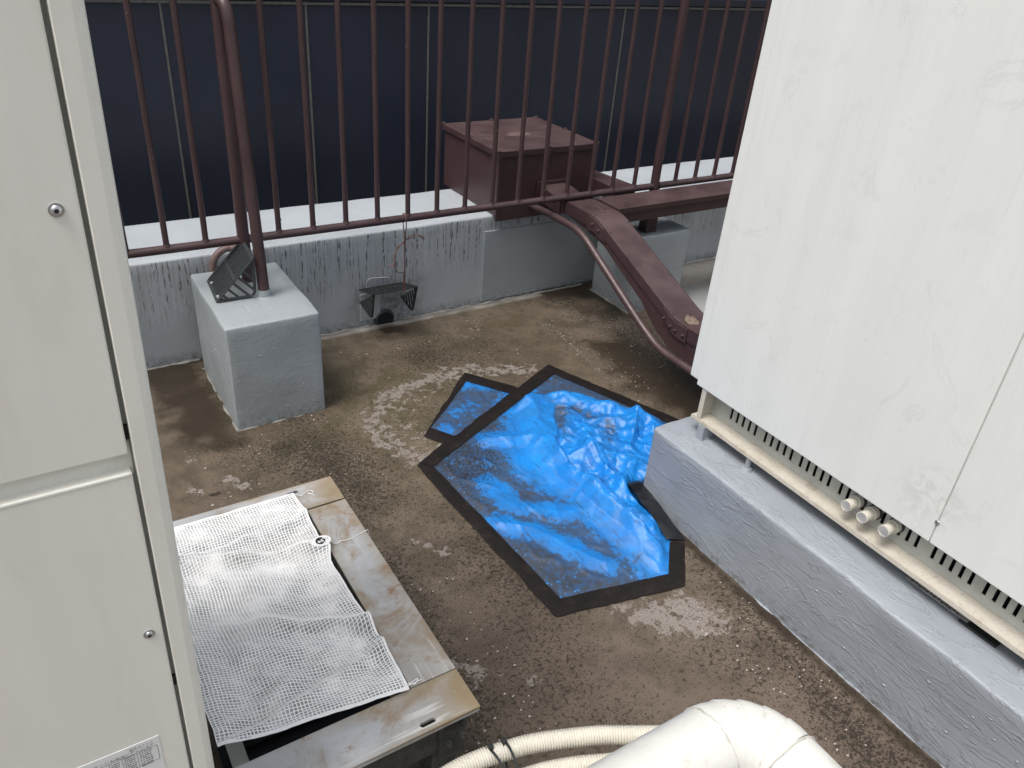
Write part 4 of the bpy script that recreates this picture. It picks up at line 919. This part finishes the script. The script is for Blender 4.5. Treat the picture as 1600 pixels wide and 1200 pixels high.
def tarp_mesh(poly, step, ridges, crum, amp=1.0, seed=0):
    X0 = min(p[0] for p in poly); X1 = max(p[0] for p in poly); Y0 = min(p[1] for p in poly); Y1 = max(p[1] for p in poly)
    bpts = []
    for i in range(len(poly)):
        a, b = Vector(poly[i]), Vector(poly[(i + 1) % len(poly)]); n = max(1, int((b - a).length / step))
        bpts += [a.lerp(b, k / n) for k in range(n)]
    nb = len(bpts)
    gx_, gy_ = np.meshgrid(np.arange(X0, X1, step), np.arange(Y0, Y1, step * .92)); gx_ = gx_ + (np.arange(gx_.shape[0])[:, None] % 2) * step / 2
    gx_, gy_ = gx_.ravel(), gy_.ravel(); k = inside(gx_, gy_, poly) & (segd(gx_, gy_, poly, True) > step * .5)
    pts = bpts + [Vector((a, b)) for a, b in zip(gx_[k], gy_[k])]
    V_, _, F_, _, _, _ = delaunay_2d_cdt(pts, [(i, (i + 1) % nb) for i in range(nb)], [], 1, 1e-6)
    x = np.array([v.x for v in V_]); y = np.array([v.y for v in V_])
    de = segd(x, y, poly, True); edge = np.clip(de / .035, 0, 1); edge = edge * edge * (3 - 2 * edge)
    wx = x + .010 * nz(x, y, 7, 2.0 + seed); wy = y + .010 * nz(x, y, 7, 7.0 + seed)
    h = .0045 + .0045 * edge * (nz(x, y, 5, 11) + .6); dmin = np.full(x.shape, 9.)
    ca = area(wx, wy, crum, .04) if crum is not None else np.zeros_like(x)
    for i_, (pl_, a, w_) in enumerate(ridges):
        d = segd(wx, wy, pl_)
        if i_ == 0:
            w1 = np.where(ca > .5, .022, .085); prof = np.maximum(0, 1 - d / w1) ** 1.15; h = h + .034 * edge * prof; dmin = np.minimum(dmin, d * np.where(ca > .5, 1.2, .38))
        else:
            prof = np.maximum(0, 1 - d / (w_ * 2.0)); h = h + a * edge * prof ** 1.1; dmin = np.minimum(dmin, d)
    if crum is not None:
        def cones(sx, sy, an, o):
            c, s_ = math.cos(an), math.sin(an); out = np.empty(len(wx))
            for k_, (p, q) in enumerate(zip(wx, wy)):
                if ca[k_] <= 0: out[k_] = 0; continue
                ds = noise.voronoi(Vector(((p * c + q * s_) * sx, (-p * s_ + q * c) * sy, o)))[0]; out[k_] = min(ds[0], 1.0)
            return out
        big = cones(6.5, 11, -.9, 3.0); sm = cones(15, 24, -.5, 9.0); tiny = cones(38, 52, .4, 1.0)
        h = h + ca * edge * (.052 * (.75 - big) + .020 * sm + .0060 * tiny)
    flat = 1 - ca
    cr = np.abs(nz(x * 1.0, y * .55, 8, 33)); h = h + edge * flat * .0030 * (1 - np.clip(cr * 6, 0, 1))
    if crum is not None: h = .004 + (h - .004) * np.clip(segd(x, y, [(1.425, 1.350), (1.398, 1.335), (1.400, 1.20), (1.354, 1.128)]) / .085, .12, 1)
    h = np.maximum(h, .0042)
    me = bpy.data.meshes.new('sheet'); me.from_pydata(np.stack([x, y, h], -1).tolist(), [], [tuple(f) for f in F_]); me.polygons.foreach_set('use_smooth', [True] * len(me.polygons)); me.update()
    if me.polygons[0].normal.z < 0: me.flip_normals()
    return me, x, y, h, dmin, ca
me, x, y, h, dmin, ca = tarp_mesh(TI, .0048, rid, CR)
dirt = np.clip(dmin / .070 - .20, 0, 1) * .85 + .08 + .15 * (ca < .5)
dirt = np.maximum(dirt, .95 * area(x, y, [(1.60, 2.06), (1.76, 1.62), (1.70, 1.60), (1.56, 1.90), (1.37, 1.95), (1.3, 1.9)], .05))
dirt = np.minimum(dirt, 1.0 - .75 * np.exp(-(dmin / .030))); dirt = dirt - .35 * area(x, y, [(1.02, 1.72), (1.3, 1.8), (1.26, 1.5), (1.1, 1.55)], .1) * (dirt > .3)
dirt = dirt - .04 * (ca < .5) * (dirt < .8); dirt = dirt * (1 - .45 * ca) + ca * .20 * (h < .018)
setattr_(me, 'dirt', np.clip(dirt, 0, 1)); setattr_(me, 'crumple', np.clip(ca, 0, 1) * np.clip(segd(x, y, TI, True) / .03, 0, 1))
setattr_(me, 'grit', np.clip(area(x, y, [(.90, 1.76), (1.25, 1.9), (1.1, 1.6), (.98, 1.5)], .06) * .8 + .45 * dirt + .6 * ca * (h < .016), 0, 1))
obj('sheet', me, 'tarp', tp)
def strip(a, b, wa, wb, z=.0062, n=None):
    """tape laid between an inner edge a-b and an outer edge wa-wb"""
    a, b, wa, wb = [Vector(p) for p in (a, b, wa, wb)]; n = max(3, int((b - a).length / .012)); m = MB(); vs = []
    for k in range(n + 1):
        t = k / n; i_ = a.lerp(b, t); o_ = wa.lerp(wb, t); d = (o_ - i_).normalized()
        o_ = o_ + d * (.006 * noise.noise(Vector((o_.x * 11, o_.y * 11, 0))) + .0025 * noise.noise(Vector((o_.x * 60, o_.y * 60, 0)))); i_ = i_ - d * (.004 + .002 * noise.noise(Vector((i_.x * 22, i_.y * 22, 4))))
        for s in (0, .33, .66, 1):
            p = i_.lerp(o_, s); vs.append((p.x, p.y, z - (.0030 if s == 1 else 0) + .0026 * abs(noise.noise(Vector((p.x * 30, p.y * 30, 9))))))
    m.add(vs, [(4 * k + s, 4 * k + s + 1, 4 * k + s + 5, 4 * k + s + 4) for k in range(n) for s in range(3)], True); return m
obj('tape_strip', strip((1.5835, 2.052), (.910, 1.741), (1.607, 2.122), (.870, 1.772), .0078), 'tape', tp)
obj('tape_strip', strip((1.5835, 2.052), (1.80, 1.50), (1.607, 2.122), (1.850, 1.50), .0068), 'tape', tp)
obj('tape_strip', strip((.910, 1.741), (.949, 1.096), (.870, 1.772), (.908, 1.057), .0068), 'tape', tp)
obj('tape_strip', strip((.949, 1.096), (1.262, 1.030), (.908, 1.057), (1.275, .980), .0076), 'tape', tp)
obj('tape_strip', strip((1.262, 1.030), (1.354, 1.128), (1.275, .980), (1.3885, 1.107), .0067), 'tape', tp)
# loose glossy tape lifting away beside the plinth
fin_ = [(1.378, 1.372, .040), (1.368, 1.335, .052), (1.356, 1.270, .046), (1.348, 1.200, .034), (1.343, 1.136, .012)]
fout = [(1.445, 1.375, .010), (1.448, 1.350, .030), (1.409, 1.270, .040), (1.404, 1.190, .022), (1.3960, 1.112, .005)]
A_, B_ = curve(fin_, 8), curve(fout, 8); m = MB(); vs = []
for k in range(len(A_)):
    for s in range(6):
        t = s / 5; p = A_[k].lerp(B_[k], t); p.z += .003 * math.sin(t * math.pi) + .006 * noise.noise(p * 30); vs.append(p)
    for s in range(6): pass
m.add(vs, [(6 * k + s, 6 * k + s + 1, 6 * k + s + 7, 6 * k + s + 6) for k in range(len(A_) - 1) for s in range(5)], True)
o = obj('tape_strip', m, 'flap', tp); o['label'] = 'loose glossy black tape lifting up beside the plinth'
# dark underside of the wrinkle by the plinth corner is only the tarp itself
sp_ = thing('tarpaulin', 'small blue tarpaulin patch with black taped edges, upper left of the big tarp', 'tarpaulin', (1.17, 1.99, 0))
SI = [(1.256, 2.148), (1.365, 1.995), (1.055, 1.840), (.997, 1.928)]
me, x, y, h, dmin, ca = tarp_mesh(SI, .008, [], None, 1, 5)
setattr_(me, 'dirt', np.clip(.62 + .5 * nz(x, y, 9, 4), 0, 1)); setattr_(me, 'grit', .5 + 0 * x); obj('sheet', me, 'tarp', sp_)
obj('tape_strip', strip((1.256, 2.148), (.997, 1.928), (1.2806, 2.208), (.9603, 1.9006), .0058), 'tape', sp_)
obj('tape_strip', strip((1.256, 2.148), (1.365, 1.995), (1.2806, 2.208), (1.415, 2.020), .0064), 'tape', sp_)
obj('tape_strip', strip((.997, 1.928), (1.055, 1.840), (.9603, 1.9006), (1.010, 1.826), .0064), 'tape', sp_)

# ------------------------------------------------------------------ lagged pipe and hoses
lg = thing('lagged_pipe', 'fat white vinyl-lagged pipe with a segmented elbow at the bottom edge', 'pipe', (.75, .45, .37))
PY, PZ, PR, EX = .456, .371, .0615, .75
m = MB(); m.tube([(x_, PY, PZ) for x_ in np.linspace(.30, EX, 10)], PR, 40); obj('straight_lagging', m, 'lag', lg)
ER = .085; cen = (EX, PY - ER); ng = 5
for k in range(ng):
    a0, a1 = math.pi / 2 * (1 - k / ng), math.pi / 2 * (1 - (k + 1) / ng)
    def pc(a, r): return (cen[0] + r * math.cos(a), cen[1] + r * math.sin(a), PZ)
    m = MB(); m.tube([pc(a0 + .03, ER), pc(a0, ER), pc(a0 * .5 + a1 * .5, ER), pc(a1, ER)], PR * 1.01, 40, True, lambda i: (.975, 1.022, 1.008, .99)[i]); obj('elbow_gore', m, 'lag', lg)
XE = EX + ER
m = MB(); m.tube([(XE, y_, PZ) for y_ in np.linspace(cen[1], cen[1] - .35, 8)], PR, 40); obj('straight_lagging', m, 'lag', lg)
for ax_ in (0, 1):
    m = MB()
    pts = []
    for a in np.linspace(0, 2 * math.pi, 61):
        rr = PR + .001 + .0012 * noise.noise(Vector((math.cos(a) * 3, math.sin(a) * 3, ax_))); w_ = .003 * noise.noise(Vector((math.cos(a) * 5, math.sin(a) * 5, 5 + ax_)))
        pts.append((EX + w_, PY + rr * math.cos(a), PZ + rr * math.sin(a)) if ax_ == 0 else (XE + rr * math.cos(a), cen[1] - .003 + w_, PZ + rr * math.sin(a)))
    m.tube(pts, .0020, 6, False, lambda i: .8 + .5 * noise.noise(Vector((i * .6, 0, ax_)))); obj('seam_bead', m, 'lagseam', lg)
def hose(path, label):
    P = curve(path, 40); L = [0]
    for a, b in zip(P[:-1], P[1:]): L.append(L[-1] + (b - a).length)
    n = int(L[-1] / .00120); pts = []; j = 0
    for i in range(n + 1):
        s = L[-1] * i / n
        while j < len(L) - 2 and L[j + 1] < s: j += 1
        pts.append(P[j].lerp(P[j + 1], (s - L[j]) / max(1e-9, L[j + 1] - L[j])))
    m = MB(); m.tube(pts, .0163, 20, True, lambda i: (1.0, 1.0, .80, .80)[i % 4]); return tag(obj('corrugated_hose', m, 'hose'), label, 'hose', 'corrugated hoses beside the lagged pipe')
hose([(.80, .515, .292), (.704, .560, .300), (.647, .592, .300), (.588, .617, .300), (.536, .636, .300), (.493, .646, .300), (.436, .655, .300), (.378, .655, .300), (.25, .64, .300)], 'upper cream corrugated hose, the one nearer the roof floor behind')
hose([(.80, .49, .272), (.656, .545, .280), (.597, .571, .280), (.544, .590, .280), (.499, .600, .280), (.462, .606, .278), (.40, .603, .278), (.28, .58, .278)], 'lower cream corrugated hose, the one nearer the camera')
def tie(x_, y_, z_, label, tilt):
    m = MB(); c = Vector((x_, y_, z_)); L_ = []
    for a in np.linspace(0, 2 * math.pi, 33):
        L_.append(c + Vector((.004 * math.cos(a) * tilt, .0425 * math.cos(a), .0285 * math.sin(a) + .010 * math.cos(a))))
    vs = []
    for p in L_: vs += [p + Vector((-.0022, 0, 0)), p + Vector((.0022, 0, 0))]
    t = thing('cable_tie', label, 'cable tie', tuple(c))
    m.add(vs, [(2 * k, 2 * k + 1, 2 * k + 3, 2 * k + 2) for k in range(32)], True); obj('strap', m, 'black', t)
    m = MB(); m.box(x_ - .004, x_ + .004, y_ + .026, y_ + .036, z_ + .024, z_ + .032, .001); obj('tie_head', m, 'black', t)
tie(.487, .622, .290, 'black cable tie round both hoses, right one of the pair', 1.0); tie(.463, .625, .289, 'black cable tie round both hoses, left one of the pair', -1.0)

# ------------------------------------------------------------------ small litter
for (x_, y_, r_, lb) in ((.295, 1.905, .010, 'small dark dead leaf lying on the floor beside the cream cabinet'),):
    m = MB(); pts = [(x_ + r_ * 1.5 * math.cos(a), y_ + r_ * .7 * math.sin(a), .004 + .003 * math.cos(2 * a)) for a in np.linspace(0, 2 * math.pi, 11)[:-1]]
    m.add(pts + [(x_, y_, .006)], [(k, (k + 1) % 10, 10) for k in range(10)], True); tag(obj('leaf', m, 'leaf'), lb, 'leaf')
m = MB()
for i in range(420):
    z_ = random.choice(((1.75, 1.9, 1.75, 2.45), (1.95, 2.25, 1.75, 2.4), (.5, .75, .8, 1.35), (.25, .8, 1.75, 2.2), (1.2, 1.39, .42, .95), (.85, 1.6, 1.8, 2.6)))
    c = Vector((random.uniform(z_[0], z_[1]), random.uniform(z_[2], z_[3]), .003)); s_ = random.uniform(.0012, .0042); a = random.uniform(0, 6.28)
    q = [c + Vector((math.cos(a + k * 1.57) * s_ * random.uniform(.6, 1.3), math.sin(a + k * 1.57) * s_ * random.uniform(.4, 1), random.uniform(0, .0022))) for k in range(4)]
    m.add(q, [(0, 1, 2, 3)])
o = obj('paint_flakes', m, 'chip'); o['kind'] = 'stuff'; o['label'] = 'loose pale paint flakes scattered over the brown roof floor'
